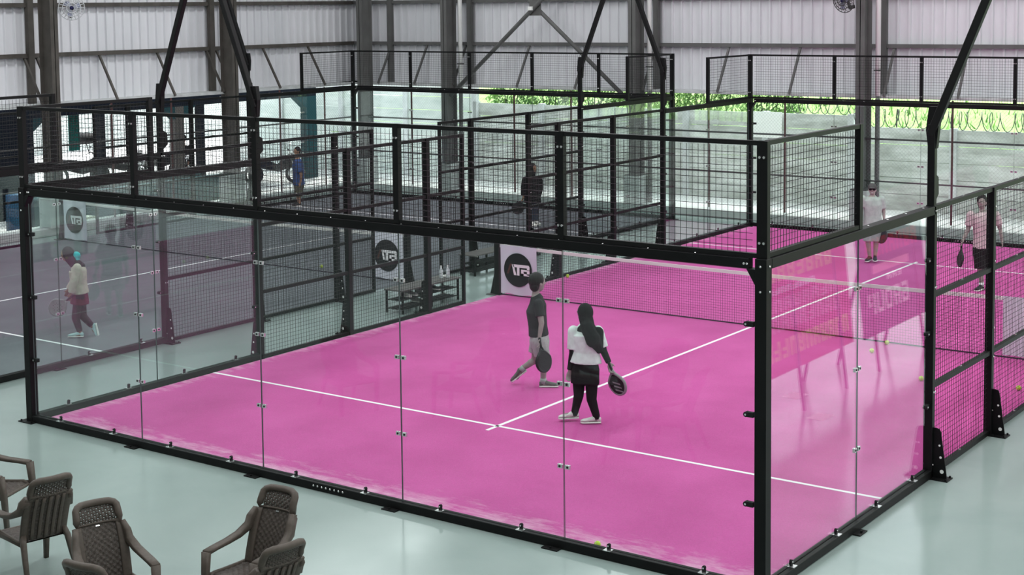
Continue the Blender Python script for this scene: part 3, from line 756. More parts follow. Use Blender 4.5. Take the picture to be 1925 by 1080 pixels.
light_pole(-O, 4, -1, 'black light pole leaning left over the near left of the pink court')
light_pole(-O, 16, -1, 'thin black light pole at the far left of the pink court')
light_pole(C2+10+O, 4, 1, 'black light pole leaning right at the near right of the grey court')
light_pole(C2+10+O, 16, 1, 'thin black light pole crossing the pipe brace at the far right of the grey court')
light_pole(C2-O, 16, -1, 'thin black light pole at the far left of the grey court')
net(0.0, 'padel net across the pink court'); net(C2, 'padel net across the grey court')
net_banner(0.03, 'white banner with black ATB disc at the left end of the pink court net')
net_banner(8.98, 'white banner at the right end of the pink court net behind the fence', 1.0, 0.66)
net_banner(C2+0.03, 'white banner with black ATB disc at the left end of the grey court net')
net_banner(C2+9.19, 'white banner with black ATB disc at the right end of the grey court net')
PEOPLE_JOINTS = {
  'man_walk': {'head': (4.307, 4.905, 1.458), 'neck': (4.277, 4.883, 1.276), 'chest': (4.287, 4.89, 1.042), 'pelvis': (4.319, 4.914, 0.639), 'shR': (4.407, 4.768, 1.185), 'elR': (4.479, 4.734, 0.931), 'wrR': (4.472, 4.691, 0.742), 'haR': (4.482, 4.687, 0.672), 'shL': (4.203, 5.04, 1.133), 'elL': (4.197, 5.122, 0.86), 'wrL': (4.249, 5.172, 0.656), 'haL': (4.26, 5.181, 0.597), 'hipR': (4.37, 4.839, 0.659), 'knR': (4.408, 4.88, 0.334), 'anR': (4.395, 4.883, 0.067), 'toeR': (4.54, 4.989, -0.016), 'hipL': (4.256, 4.979, 0.619), 'knL': (4.213, 4.96, 0.351), 'anL': (4.059, 4.835, 0.223), 'toeL': (3.987, 4.783, 0.031), 'rk0': (4.499, 4.674, 0.662), 'rk1': (4.549, 4.698, 0.345)},
  'woman_back': {'head': (5.802, 3.728, 1.387), 'neck': (5.823, 3.743, 1.24), 'chest': (5.832, 3.75, 1.106), 'pelvis': (5.809, 3.733, 0.705), 'shL': (5.684, 3.666, 1.158), 'elL': (5.688, 3.645, 0.895), 'wrL': (5.666, 3.603, 0.672), 'haL': (5.655, 3.595, 0.606), 'shR': (5.912, 3.871, 1.147), 'elR': (5.98, 3.883, 0.912), 'wrR': (6.059, 3.892, 0.76), 'haR': (6.075, 3.891, 0.709), 'hipL': (5.718, 3.729, 0.681), 'knL': (5.754, 3.668, 0.363), 'anL': (5.656, 3.72, 0.107), 'toeL': (5.527, 3.601, 0.074), 'hipR': (5.9, 3.738, 0.703), 'knR': (5.898, 3.736, 0.315), 'anR': (5.955, 3.766, 0.015), 'toeR': (5.837, 3.68, -0.051), 'rk0': (6.08, 3.882, 0.725), 'rk1': (6.19, 3.938, 0.414)},
  'man_cap': {'head': (4.242, 16.779, 1.463), 'neck': (4.243, 16.779, 1.324), 'chest': (4.253, 16.787, 1.154), 'pelvis': (4.256, 16.789, 0.738), 'shL': (4.09, 16.667, 1.284), 'elL': (4.058, 16.669, 1.079), 'wrL': (4.095, 16.609, 0.918), 'haL': (4.108, 16.606, 0.856), 'shR': (4.388, 16.886, 1.269), 'elR': (4.413, 16.941, 1.041), 'wrR': (4.446, 16.891, 0.857), 'haR': (4.454, 16.872, 0.785), 'hipL': (4.187, 16.739, 0.739), 'knL': (4.181, 16.734, 0.397), 'anL': (4.209, 16.755, 0.108), 'toeL': (4.215, 16.635, 0.007), 'hipR': (4.315, 16.833, 0.737), 'knR': (4.31, 16.828, 0.395), 'anR': (4.295, 16.817, 0.117), 'toeR': (4.341, 16.703, 0.031), 'rk0': (4.458, 16.862, 0.776), 'rk1': (4.449, 16.806, 0.58)},
  'man_fence': {'head': (7.001, 15.015, 1.588), 'neck': (7.011, 15.022, 1.415), 'chest': (7.021, 15.029, 1.233), 'pelvis': (7.042, 15.045, 0.762), 'shL': (6.843, 14.899, 1.37), 'elL': (6.801, 14.893, 1.108), 'wrL': (6.743, 14.789, 0.906), 'haL': (6.732, 14.768, 0.841), 'shR': (7.203, 15.163, 1.364), 'elR': (7.258, 15.24, 1.119), 'wrR': (7.308, 15.215, 0.896), 'haR': (7.319, 15.211, 0.821), 'hipL': (6.973, 14.994, 0.763), 'knL': (7.0, 14.989, 0.362), 'anL': (7.019, 15.003, 0.054), 'toeL': (6.999, 14.864, -0.023), 'hipR': (7.111, 15.095, 0.761), 'knR': (7.115, 15.16, 0.367), 'anR': (7.117, 15.199, 0.071), 'toeR': (7.119, 15.077, 0.004), 'rk0': (6.736, 14.758, 0.823), 'rk1': (6.726, 14.714, 0.55)},
  'woman_left': {'head': (-3.711, 3.402, 1.332), 'neck': (-3.64, 3.455, 1.195), 'chest': (-3.582, 3.497, 1.074), 'pelvis': (-3.566, 3.509, 0.663), 'shR': (-3.458, 3.39, 1.144), 'elR': (-3.473, 3.33, 0.914), 'wrR': (-3.518, 3.296, 0.728), 'haR': (-3.534, 3.285, 0.66), 'shL': (-3.704, 3.606, 1.09), 'elL': (-3.805, 3.582, 0.851), 'wrL': (-3.877, 3.529, 0.723), 'haL': (-3.893, 3.518, 0.671), 'hipR': (-3.502, 3.457, 0.661), 'knR': (-3.565, 3.41, 0.337), 'anR': (-3.512, 3.45, 0.062), 'toeR': (-3.596, 3.388, -0.014), 'hipL': (-3.632, 3.56, 0.631), 'knL': (-3.599, 3.584, 0.321), 'anL': (-3.474, 3.676, 0.146), 'toeL': (-3.458, 3.688, -0.027), 'rk0': (-3.525, 3.278, 0.671), 'rk1': (-3.713, 3.141, 0.495)},
  'man_blue': {'head': (-11.649, 17.091, 1.446), 'neck': (-11.641, 17.097, 1.264), 'chest': (-11.633, 17.102, 1.067), 'pelvis': (-11.619, 17.112, 0.576), 'shR': (-11.536, 16.963, 1.197), 'elR': (-11.417, 16.988, 0.866), 'wrR': (-11.419, 16.962, 0.659), 'haR': (-11.424, 16.946, 0.591), 'shL': (-11.737, 17.237, 1.162), 'elL': (-11.775, 17.246, 0.849), 'wrL': (-11.824, 17.21, 0.639), 'haL': (-11.837, 17.201, 0.568), 'hipR': (-11.564, 17.054, 0.571), 'knR': (-11.569, 17.05, 0.277), 'anR': (-11.563, 17.055, 0.01), 'toeR': (-11.629, 16.982, -0.042), 'hipL': (-11.675, 17.171, 0.553), 'knL': (-11.716, 17.165, 0.269), 'anL': (-11.698, 17.178, 0.015), 'toeL': (-11.778, 17.12, -0.026)},
  'woman_black': {'head': (-4.341, 17.371, 1.375), 'neck': (-4.353, 17.363, 1.199), 'chest': (-4.354, 17.362, 1.023), 'pelvis': (-4.357, 17.36, 0.645), 'shR': (-4.485, 17.266, 1.1), 'elR': (-4.505, 17.226, 0.889), 'wrR': (-4.499, 17.193, 0.729), 'haR': (-4.504, 17.177, 0.668), 'shL': (-4.232, 17.451, 1.097), 'elL': (-4.246, 17.49, 0.865), 'wrL': (-4.273, 17.483, 0.7), 'haL': (-4.284, 17.475, 0.637), 'hipR': (-4.407, 17.323, 0.646), 'knR': (-4.372, 17.311, 0.346), 'anR': (-4.333, 17.315, 0.096), 'toeR': (-4.246, 17.255, 0.009), 'hipL': (-4.306, 17.397, 0.644), 'knL': (-4.288, 17.41, 0.366), 'anL': (-4.29, 17.409, 0.113), 'toeL': (-4.194, 17.355, 0.026), 'rk0': (-4.499, 17.169, 0.656), 'rk1': (-4.615, 17.047, 0.373)},
}

# ================================================================== PEOPLE
CAM_R = Vector((0.807, 0.590, 0)); CAM_F = Vector((-0.590, 0.807, 0))
for nm, c, rg in (('skin_mid', (0.30, 0.17, 0.11), 0.55), ('skin_tan', (0.34, 0.20, 0.13), 0.55), ('skin_grey', (0.30, 0.27, 0.25), 0.55), ('hair_black', (0.012, 0.011, 0.011), 0.5),
                  ('cloth_black', (0.010, 0.010, 0.011), 0.85), ('cloth_charcoal', (0.028, 0.029, 0.031), 0.85), ('cloth_white', (0.66, 0.74, 0.71), 0.85), ('cloth_lightgrey', (0.36, 0.44, 0.40), 0.85),
                  ('cloth_grey', (0.36, 0.37, 0.36), 0.85), ('cloth_cream', (0.62, 0.56, 0.47), 0.85), ('cloth_maroon', (0.12, 0.02, 0.03), 0.85), ('cloth_pink', (0.56, 0.46, 0.47), 0.85),
                  ('cloth_turquoise', (0.10, 0.62, 0.68), 0.8), ('cloth_blue', (0.045, 0.085, 0.22), 0.85), ('cloth_denim', (0.045, 0.055, 0.08), 0.85), ('cloth_olive', (0.10, 0.10, 0.075), 0.85),
                  ('shoe_white', (0.70, 0.70, 0.67), 0.6), ('shoe_grey', (0.12, 0.125, 0.115), 0.6), ('shoe_dark', (0.03, 0.03, 0.032), 0.6), ('shoe_aqua', (0.50, 0.72, 0.74), 0.6), ('sole_white', (0.78, 0.77, 0.74), 0.6),
                  ('racket_grey', (0.28, 0.29, 0.29), 0.45), ('racket_black', (0.02, 0.02, 0.022), 0.4), ('cap_grey', (0.07, 0.07, 0.07), 0.8)):
    mat(nm, c, rg, noise=0.12, scale=14)

def remesh(mb, name, mt, parent, voxel, smooth=3):
    """fuse overlapping closed shapes into one continuous skin"""
    org = ORG.get(parent.name, (0, 0, 0)) if parent else (0, 0, 0)
    me = mb.mesh(name, mt, org); o = link(name, me, parent)
    md = o.modifiers.new('fuse', 'REMESH'); md.mode = 'VOXEL'; md.voxel_size = voxel; md.use_smooth_shade = True
    dg = bpy.context.evaluated_depsgraph_get(); dg.update()
    nm = bpy.data.meshes.new_from_object(o.evaluated_get(dg)); o.modifiers.clear(); o.data = nm
    bm = bmesh.new(); bm.from_mesh(nm)
    for _ in range(smooth): bmesh.ops.smooth_vert(bm, verts=bm.verts, factor=0.5, use_axis_x=True, use_axis_y=True, use_axis_z=True)
    for f in bm.faces: f.smooth = True
    bm.to_mesh(nm); bm.free(); nm.name = name; nm.materials.clear(); nm.materials.append(MAT[mt])
    ORG[o.name] = org
    return o
def V(p): return Vector(p)
def cap(m, a, ra, b, rb, n=10):
    a, b = V(a), V(b); m.ball(a, ra, n, 6); m.ball(b, rb, n, 6); m.tube(a, b, ra, rb, n)
def face_frame(fd, tilt=0.0):
    f = V(fd); f.z = 0; f.normalize(); f = (f*math.cos(tilt)+Vector((0, 0, 1))*math.sin(tilt)).normalized()
    s_ = f.cross(Vector((0, 0, 1))).normalized(); u = s_.cross(f)
    return f, s_, u, Matrix(((s_.x, f.x, u.x), (s_.y, f.y, u.y), (s_.z, f.z, u.z)))
def hand(m, wr, ha, side, scale=1.0, curl=0.6):
    """palm, four bent fingers of unequal length and a thumb off the side of the palm"""
    wr, ha = V(wr), V(ha); d = (ha-wr).normalized(); s_ = V(side); s_ = (s_-d*s_.dot(d)).normalized(); n_ = d.cross(s_)
    p0 = wr+d*0.02*scale; p1 = wr+d*0.085*scale
    R = Matrix(((s_.x, n_.x, d.x), (s_.y, n_.y, d.y), (s_.z, n_.z, d.z)))
    m.ball((p0+p1)/2, (0.040*scale, 0.017*scale, 0.048*scale), 10, 6, R)
    for k, ln in enumerate((0.066, 0.075, 0.070, 0.055)):
        b0 = p1+s_*(0.030-0.020*k)*scale; d1 = (d*math.cos(curl*0.6)+n_*math.sin(curl*0.6)); d2 = (d*math.cos(curl*1.7)+n_*math.sin(curl*1.7))
        b1 = b0+d1*ln*0.55*scale; b2 = b1+d2*ln*0.5*scale
        cap(m, b0-d*0.01, 0.0095*scale, b1, 0.009*scale, 6); cap(m, b1, 0.009*scale, b2, 0.0075*scale, 6)
    t0 = p0+s_*0.034*scale; t1 = t0+(d*0.6+s_*0.6+n_*0.4).normalized()*0.032*scale; t2 = t1+(d*0.9+n_*0.5).normalized()*0.026*scale
    cap(m, t0, 0.012*scale, t1, 0.010*scale, 6); cap(m, t1, 0.010*scale, t2, 0.008*scale, 6)
def shoe(m, an, toe, mt_sole=1, s=1.0):
    an, toe = V(an), V(toe); d = toe-an; up = Vector((0, 0, 1))
    flat = Vector((d.x, d.y, 0))
    ax = d.normalized() if abs(d.z) > 0.9*flat.length and flat.length < 0.08 else None
    if ax is None:
        ax = flat.normalized()
        if d.z < -0.12: ax = (flat.normalized()*0.8+Vector((0, 0, -0.6))).normalized()
    side = ax.cross(up).normalized() if abs(ax.z) < 0.95 else CAM_F.copy(); u = side.cross(ax).normalized()
    heel = an-ax*0.055*s-u*0.055*s
    secs = [(0.0, 0.028, 0.050, 0.045), (0.03, 0.036, 0.075, 0.06), (0.08, 0.037, 0.090, 0.05), (0.13, 0.038, 0.062, 0.04), (0.19, 0.045, 0.045, 0.03), (0.24, 0.043, 0.036, 0.02), (0.275, 0.026, 0.022, 0.01)]
    for part in (0, 1):
        m.cur = part*mt_sole; n = 10; vs = []
        for t, wd, hh, _ in secs:
            c = heel+ax*t*s*0.98
            for j in range(n):
                A = 2*math.pi*j/n
                if part == 0: vs.append(c+side*(wd*s*math.cos(A))+u*(hh*s*max(0.0, 0.5+0.5*math.sin(A))*1.0+0.004))
                else: vs.append(c+side*((wd+0.005)*s*math.cos(A))+u*(0.012*math.sin(A)-0.006))
        k = len(secs)
        m.add(vs, [(i*n+j, i*n+(j+1) % n, (i+1)*n+(j+1) % n, (i+1)*n+j) for i in range(k-1) for j in range(n)] + [tuple(range(n-1, -1, -1)), tuple(range((k-1)*n, k*n))])
    m.cur = 0

def person(key, label, face, o):
    """o: options for build and clothing"""
    J = {k: V(p) for k, p in PEOPLE_JOINTS[key].items()}
    for q in 'LR':
        J['an'+q].z = max(J['an'+q].z, 0.085); J['toe'+q].z = max(J['toe'+q].z, 0.035)
    g = o.get('g', 1.0); vx = o.get('voxel', 0.008)
    base = (J['pelvis'].x, J['pelvis'].y, 0.0)
    f, s_, u, R = face_frame(face, o.get('tilt', 0.0))
    acr = J['shR']-J['shL']; acr.z = 0; acr.normalize()
    hs = o.get('hs', 1.0)
    hd = J['head']-Vector((0, 0, 0.022 if hs > 1 else 0)); pel, ch, nk = J['pelvis'], J['chest'], J['neck']
    top = (J['shL']+J['shR'])/2
    m = MB()
    # torso
    secs = [(pel-Vector((0, 0, 0.09*g)), 0.10*g, 0.085*g), (pel, 0.155*g, 0.115*g), (pel.lerp(ch, 0.45), 0.135*g, 0.105*g), (ch, 0.158*g, 0.118*g), (top+Vector((0, 0, -0.02)), 0.15*g, 0.095*g), (top.lerp(nk, 0.5)+Vector((0, 0, 0.02)), 0.085*g, 0.07*g), (nk+Vector((0, 0, 0.01)), 0.055*g, 0.055*g)]
    m.loft(secs, acr, 16)
    cap(m, nk-Vector((0, 0, 0.03)), 0.055*g, hd-f*0.015-u*0.05, 0.052*g)
    # head with jaw, nose, ears, brow
    m.ball(hd+u*0.012, (0.074*g*hs, 0.094*g*hs, 0.105*g*hs), 16, 12, R); m.ball(hd+f*0.018-u*0.055, (0.054*g*hs, 0.068*g*hs, 0.062*g*hs), 12, 8, R)
    m.ball(hd+f*0.092*hs-u*0.012, (0.013*g, 0.020*g, 0.022*g), 8, 6, R); m.ball(hd+f*0.080+u*0.024, (0.045*g, 0.014, 0.010), 8, 6, R)
    m.ball(hd+f*0.080-u*0.052, (0.022, 0.012, 0.009), 8, 6, R)
    for q in (-1, 1): m.ball(hd+s_*q*0.076*g*hs-u*0.005+f*0.005, (0.010, 0.020, 0.030), 8, 6, R)
    for q in 'LR':
        sh, el, wr, ha = J['sh'+q], J['el'+q], J['wr'+q], J['ha'+q]
        cap(m, sh, 0.052*g, el, 0.040*g); cap(m, el, 0.039*g, wr, 0.026*g)
        hand(m, wr, wr+(ha-wr).normalized()*0.09, f if o.get('thumb', 1) else acr, 0.95*g, o.get('curl', 0.7))
        hp, kn, an, toe = J['hip'+q], J['kn'+q], J['an'+q], J['toe'+q]
        cap(m, hp, 0.088*g, kn, 0.056*g); cap(m, kn, 0.054*g, an, 0.036*g)
        m.ball(kn.lerp(an, 0.28)-f*0.006, 0.051*g, 10, 6)
        cap(m, an-Vector((0, 0, 0.02)), 0.034*g, an+(toe-an)*0.6, 0.03*g)
    body = remesh(m, 'person', o['skin'], None, vx)
    # put the object's origin at the feet
    for v in body.data.vertices: v.co -= Vector(base)
    body.location = base; ORG[body.name] = base
    tag(body, label, 'person')
    # face details
    m = MB()
    for q in (-1, 1): m.ball(hd+f*0.083*hs+s_*q*0.030*g+u*0.010, (0.012, 0.007, 0.007), 8, 6, R)
    m.build('eyes', 'hair_black', body, True)
    # top
    def dress(name, mt, top_on=True, sleeve=0.45, hem=0.10, inflate=0.018, flare=0.02):
        m = MB(); k = inflate
        hemc = pel.lerp(ch, hem) if hem >= 0 else pel+Vector((0, 0, hem))
        m.loft([(hemc, 0.158*g+k+flare, 0.118*g+k+flare*0.7), (pel.lerp(ch, 0.5), 0.148*g+k, 0.114*g+k), (ch, 0.166*g+k, 0.124*g+k), (top+Vector((0, 0, -0.015)), 0.158*g+k, 0.10*g+k), (top.lerp(nk, 0.5)+Vector((0, 0, 0.02)), 0.09*g+k*0.6, 0.075*g+k*0.6), (nk-Vector((0, 0, 0.005)), 0.06*g+k*0.4, 0.06*g+k*0.4)], acr, 18)
        for q in 'LR':
            sh, el, wr = J['sh'+q], J['el'+q], J['wr'+q]
            m.ball(sh, 0.050*g+k, 10, 8)
            if sleeve <= 1: e = sh.lerp(el, sleeve*1.0); m.tube(sh, e, 0.051*g+k, 0.047*g+k+0.006, 12)
            else:
                m.tube(sh, el, 0.054*g+k, 0.044*g+k, 12); m.ball(el, 0.044*g+k, 10, 8); m.tube(el, el.lerp(wr, sleeve-1), 0.043*g+k, 0.032*g+k, 12)
        return remesh(m, name, mt, body, vx*1.05, 2)
    def sleeves(name, mt, a=0.3, b=0.97, k=0.008):
        for q in 'LR':
            m = MB(); sh, el, wr = J['sh'+q], J['el'+q], J['wr'+q]
            m.tube(sh.lerp(el, a), el, 0.052*g+k, 0.042*g+k, 12); m.ball(el, 0.042*g+k, 10, 8); m.tube(el, el.lerp(wr, b), 0.041*g+k, 0.030*g+k, 12)
            remesh(m, name, mt, body, vx, 2)
    def trousers(name, mt, length=0.8, k=0.02, flare=0.012):
        m = MB()
        m.loft([(pel+Vector((0, 0, 0.10)), 0.148*g+k*0.6, 0.11*g+k*0.6), (pel, 0.158*g+k, 0.118*g+k), (pel-Vector((0, 0, 0.09)), 0.13*g+k, 0.11*g+k)], acr, 18)
        for q in 'LR':
            hp, kn, an = J['hip'+q], J['kn'+q], J['an'+q]
            m.ball(hp, 0.09*g+k, 10, 8)
            if length <= 1: m.tube(hp, hp.lerp(kn, length), 0.09*g+k, (0.09-0.034*length)*g+k+flare, 14)
            else:
                m.tube(hp, kn, 0.09*g+k, 0.056*g+k, 14); m.ball(kn, 0.056*g+k, 10, 8); m.tube(kn, kn.lerp(an, length-1), 0.056*g+k, 0.037*g+k, 12)
        return remesh(m, name, mt, body, vx*1.05, 2)
    def skirt(name, mt, length, k=0.03):
        m = MB(); kn = (J['knL']+J['knR'])/2
        m.loft([(pel+Vector((0, 0, 0.09)), 0.15*g+0.012, 0.115*g+0.012), (pel, 0.165*g+k*0.7, 0.128*g+k*0.7), (pel.lerp(kn, length), 0.165*g+k, 0.14*g+k)], acr, 20)
        for q in 'LR':
            hp, kq = J['hip'+q], J['kn'+q]
            m.tube(hp, hp.lerp(kq, length), 0.09*g+k*0.6, 0.085*g+k*0.6, 12)
        return remesh(m, name, mt, body, vx*1.05, 2)
    fn = dict(dress=dress, sleeves=sleeves, trousers=trousers, skirt=skirt)
    for kind, args in o['wear']: fn[kind](**args)
    # shoes and socks
    for q in 'LR':
        m = MB(); shoe(m, J['an'+q], J['toe'+q], 1, 0.98*g); m.build('shoe', o['shoes'], body, True)
        if 'socks' in o:
            m = MB(); a = J['an'+q]; m.tube(a-Vector((0, 0, 0.015)), a.lerp(J['kn'+q], 0.22), 0.043*g, 0.045*g, 12); m.build('sock', o['socks'], body, True)
    # head wear
    h = o.get('hair')
    if h:
        m = MB(); m.ball(hd+u*0.034-f*0.024, (0.088*g*hs, 0.104*g*hs, 0.108*g*hs), 16, 12, R)
        if h == 'short': m.ball(hd-u*0.035-f*0.050, (0.080*g*hs, 0.062*g*hs, 0.080*g*hs), 12, 8, R)
        remesh(m, 'hair', 'hair_black', body, vx*0.9, 1)
    if o.get('cap'):
        m = MB(); m.ball(hd+u*0.045, (0.088*g, 0.106*g, 0.085*g), 16, 12, R); m.ball(hd+u*0.045+f*0.12, (0.065, 0.075, 0.010), 12, 6, R)
        remesh(m, 'cap', o['cap'], body, vx*0.9, 1)
    if o.get('glasses'):
        m = MB()
        for q in (-1, 1): m.ball(hd+f*0.094+s_*q*0.036+u*0.010, (0.030, 0.006, 0.022), 10, 6, R); m.tube(hd+f*0.085+s_*q*0.064+u*0.014, hd+s_*q*0.080+u*0.012, 0.004, n=5)
        m.tube(hd+f*0.1+s_*0.012+u*0.012, hd+f*0.1-s_*0.012+u*0.012, 0.004, n=5)
        m2 = MB(); m2.v = m.v; m2.f = m.f; m2.m = m.m; m2.build('glasses', 'hair_black', body, True)
    if o.get('smile'):
        m = MB(); m.ball(hd+f*0.081-u*0.056, (0.022, 0.012, 0.006), 8, 6, R); m.build('mouth', 'cloth_white', body, True)
    if o.get('scarf'):
        c = o['scarf']; m = MB()
        m.ball(hd+u*0.014-f*0.022, (0.098*g, 0.108*g, 0.122*g), 18, 12, R)
        m.loft([(hd-u*0.03-f*0.02, 0.094*g, 0.098*g), (nk-f*0.02, 0.092*g, 0.094*g), (top+Vector((0, 0, 0.02))-f*0.01, 0.15*g, 0.115*g), (top-Vector((0, 0, 0.06)), 0.175*g, 0.138*g)], acr, 18)
        for a, ra, b, rb in o.get('drape', ()): cap(m, a, ra, b, rb)
        remesh(m, 'headscarf', c, body, vx, 3)
    if o.get('bun'):
        m = MB(); m.ball(hd-f*0.125-u*0.06, (0.075, 0.075, 0.07), 12, 8, R); m.ball(hd-f*0.11-u*0.12, (0.085, 0.06, 0.05), 12, 8, R); remesh(m, 'neck_scarf', o['bun'], body, vx, 2)
    return body

def racket(p0, p1, side, label, face_mt='racket_black', rim_mt='racket_grey'):
    """padel racket: short grip, split throat, drilled teardrop face; p0 the hand, p1 the middle of the face"""
    p0, p1 = V(p0), V(p1); d = (p1-p0).normalized(); s_ = V(side); s_ = (s_-d*s_.dot(d)).normalized(); n_ = d.cross(s_)
    t = root('padel_racket', tuple(p0-d*0.06), label, 'racket', 'padel rackets held by players')
    def W(a, b, c=0.0): return p0+s_*a+d*b+n_*c
    g = MB(); g.tube(W(0, -0.07), W(0, 0.06), 0.016, 0.015, 10); g.ball(W(0, -0.07), 0.019, 10, 6); g.build('grip', 'rubber_black', t, True)
    prof = []
    for i in range(28):
        A = 2*math.pi*i/28; r = 0.128; x = r*math.sin(A); y = 0.235+0.140*math.cos(A)
        if math.cos(A) < -0.2: x *= 1-0.42*((-math.cos(A)-0.2)/0.8)**1.0
        prof.append((x, y))
    m = MB(); m.prism([W(x*0.95, 0.235+(y-0.235)*0.95, -0.015) for x, y in prof], n_*0.030)
    m.cur = 1
    for k in range(-2, 3):
        for j in range(-2, 3):
            if k*k+j*j < 6:
                for z in (-0.0156, 0.0156): m.tube(W(k*0.032, 0.24+j*0.032, z-0.0004), W(k*0.032, 0.24+j*0.032, z+0.0004), 0.006, n=6)
    m.build('face', [face_mt, 'rubber_black'], t)
    m = MB(); m.path([W(x, y) for x, y in prof], 0.020, 6, True); m.build('rim', rim_mt, t, True)
    m = MB()
    for q in (-1, 1): m.tube(W(q*0.012, 0.05), W(q*0.045, 0.125), 0.013, 0.016, 8)
    m.build('throat', rim_mt, t, True)
    m = MB()
    for j in range(3): m.prism([W(-0.05+0.0*j, 0.19+0.05*j, -0.0165), W(0.06, 0.235+0.05*j, -0.0165), W(0.06, 0.255+0.05*j, -0.0165), W(-0.05, 0.21+0.05*j, -0.0165)], n_*0.033)
    m.build('face_stripe', rim_mt, t)

R_, F_ = CAM_R, CAM_F
PJ = PEOPLE_JOINTS
person('man_walk', 'man in black shirt and grey shorts walking with a racket on the pink court', R_*0.9+F_*0.35, dict(skin='skin_grey', g=0.98, hs=1.12, voxel=0.0075, hair='short', thumb=0,
    wear=[('trousers', dict(name='shorts', mt='cloth_grey', length=0.62, k=0.024, flare=0.02)), ('dress', dict(name='shirt', mt='cloth_charcoal', sleeve=0.66, hem=0.2, inflate=0.018, flare=0.008))], shoes=['shoe_grey', 'sole_white'], socks='cloth_lightgrey'))
racket(PJ['man_walk']['rk0'], PJ['man_walk']['rk1'], R_*0.75+F_*0.66, 'black padel racket held by the man in black', 'racket_black', 'racket_black')
wb_ = PJ['woman_back']
_sh = V(wb_['shR']); _ch = V(wb_['chest'])
person('woman_back', 'woman in black headscarf and white shirt seen from behind with a racket', -R_*0.8+F_*0.75, dict(skin='skin_grey', g=0.96, voxel=0.0075, scarf='cloth_black', thumb=0,
    drape=[(V(wb_['neck'])-F_*0.09, 0.085, V(wb_['neck']).lerp(V(wb_['shR']), 0.5)-F_*0.15-Vector((0, 0, 0.12)), 0.095), (V(wb_['neck']).lerp(V(wb_['shR']), 0.5)-F_*0.15-Vector((0, 0, 0.10)), 0.095, V(wb_['shR'])-F_*0.10-Vector((0, 0, 0.20)), 0.06), (V(wb_['shR'])-F_*0.06, 0.07, V(wb_['shR'])-F_*0.10-Vector((0, 0, 0.20)), 0.06)],
    wear=[('trousers', dict(name='leggings', mt='cloth_black', length=1.95, k=0.010)), ('skirt', dict(name='skirt', mt='cloth_black', length=0.52, k=0.022)), ('sleeves', dict(name='sleeve', mt='cloth_black', a=0.4)),
          ('dress', dict(name='shirt', mt='cloth_white', sleeve=0.85, hem=0.16, inflate=0.024, flare=0.03))], shoes=['shoe_white', 'sole_white'], socks='cloth_black'))
racket(wb_['rk0'], wb_['rk1'], R_*0.72-F_*0.69, 'grey and black padel racket in the hand of the woman in white shirt', 'racket_black', 'racket_grey')
person('man_cap', 'older man in glasses, cap and pale polo shirt on the far pink half', -F_*1.0-R_*0.3, dict(skin='skin_grey', g=1.0, voxel=0.010, cap='cap_grey', glasses=1, smile=1,
    wear=[('trousers', dict(name='shorts', mt='cloth_lightgrey', length=0.9, k=0.03)), ('dress', dict(name='polo_shirt', mt='cloth_lightgrey', sleeve=0.8, hem=-0.04, inflate=0.022))], shoes=['shoe_dark', 'sole_white']))
racket(PJ['man_cap']['rk0'], PJ['man_cap']['rk1'], R_*0.5-F_, 'dark padel racket held low by the man in glasses', 'racket_black', 'racket_black')
person('man_fence', 'man in pale pink shirt and black shorts behind the right-hand mesh fence', -F_*1.0-R_*0.35, dict(skin='skin_grey', g=1.04, voxel=0.010, hair='short',
    wear=[('trousers', dict(name='shorts', mt='cloth_black', length=0.9, k=0.03)), ('dress', dict(name='shirt', mt='cloth_pink', sleeve=0.75, hem=0.02, inflate=0.02))], shoes=['shoe_dark', 'sole_white'], socks='cloth_white'))
racket(PJ['man_fence']['rk0'], PJ['man_fence']['rk1'], F_, 'dark padel racket held edge-on by the man behind the fence', 'racket_black', 'racket_black')
person('woman_left', 'woman in cream top and maroon skirt bending on the grey court', -R_*0.9-F_*0.2, dict(skin='skin_tan', g=0.93, voxel=0.009, scarf='cloth_charcoal', bun='cloth_turquoise', tilt=-0.25,
    wear=[('trousers', dict(name='leggings', mt='cloth_charcoal', length=1.9, k=0.012)), ('skirt', dict(name='skirt', mt='cloth_maroon', length=0.35, k=0.02)), ('dress', dict(name='top', mt='cloth_cream', sleeve=1.85, hem=0.12, inflate=0.025))], shoes=['shoe_aqua', 'sole_white']))
racket(PJ['woman_left']['rk0'], PJ['woman_left']['rk1'], Vector((0, 0, 1)), 'dark grey padel racket held by the woman in cream', 'racket_grey', 'racket_grey')
person('man_blue', 'man in blue shirt walking at the far left of the grey court', -R_*0.6-F_*0.7, dict(skin='skin_mid', g=0.98, voxel=0.012, hair='short',
    wear=[('trousers', dict(name='shorts', mt='cloth_olive', length=1.0, k=0.03)), ('dress', dict(name='shirt', mt='cloth_blue', sleeve=0.8, hem=0.0, inflate=0.03))], shoes=['shoe_dark', 'sole_white']))
person('woman_black', 'woman in black headscarf and black top on the far half of the grey court', R_*0.5-F_*0.6, dict(skin='skin_mid', g=0.95, voxel=0.012, scarf='cloth_black',
    wear=[('trousers', dict(name='jeans', mt='cloth_denim', length=1.9, k=0.012)), ('dress', dict(name='top', mt='cloth_black', sleeve=1.9, hem=-0.08, inflate=0.04))], shoes=['shoe_white', 'sole_white']))
racket(PJ['woman_black']['rk0'], PJ['woman_black']['rk1'], R_, 'dark padel racket held low by the woman in black', 'racket_black', 'racket_black')

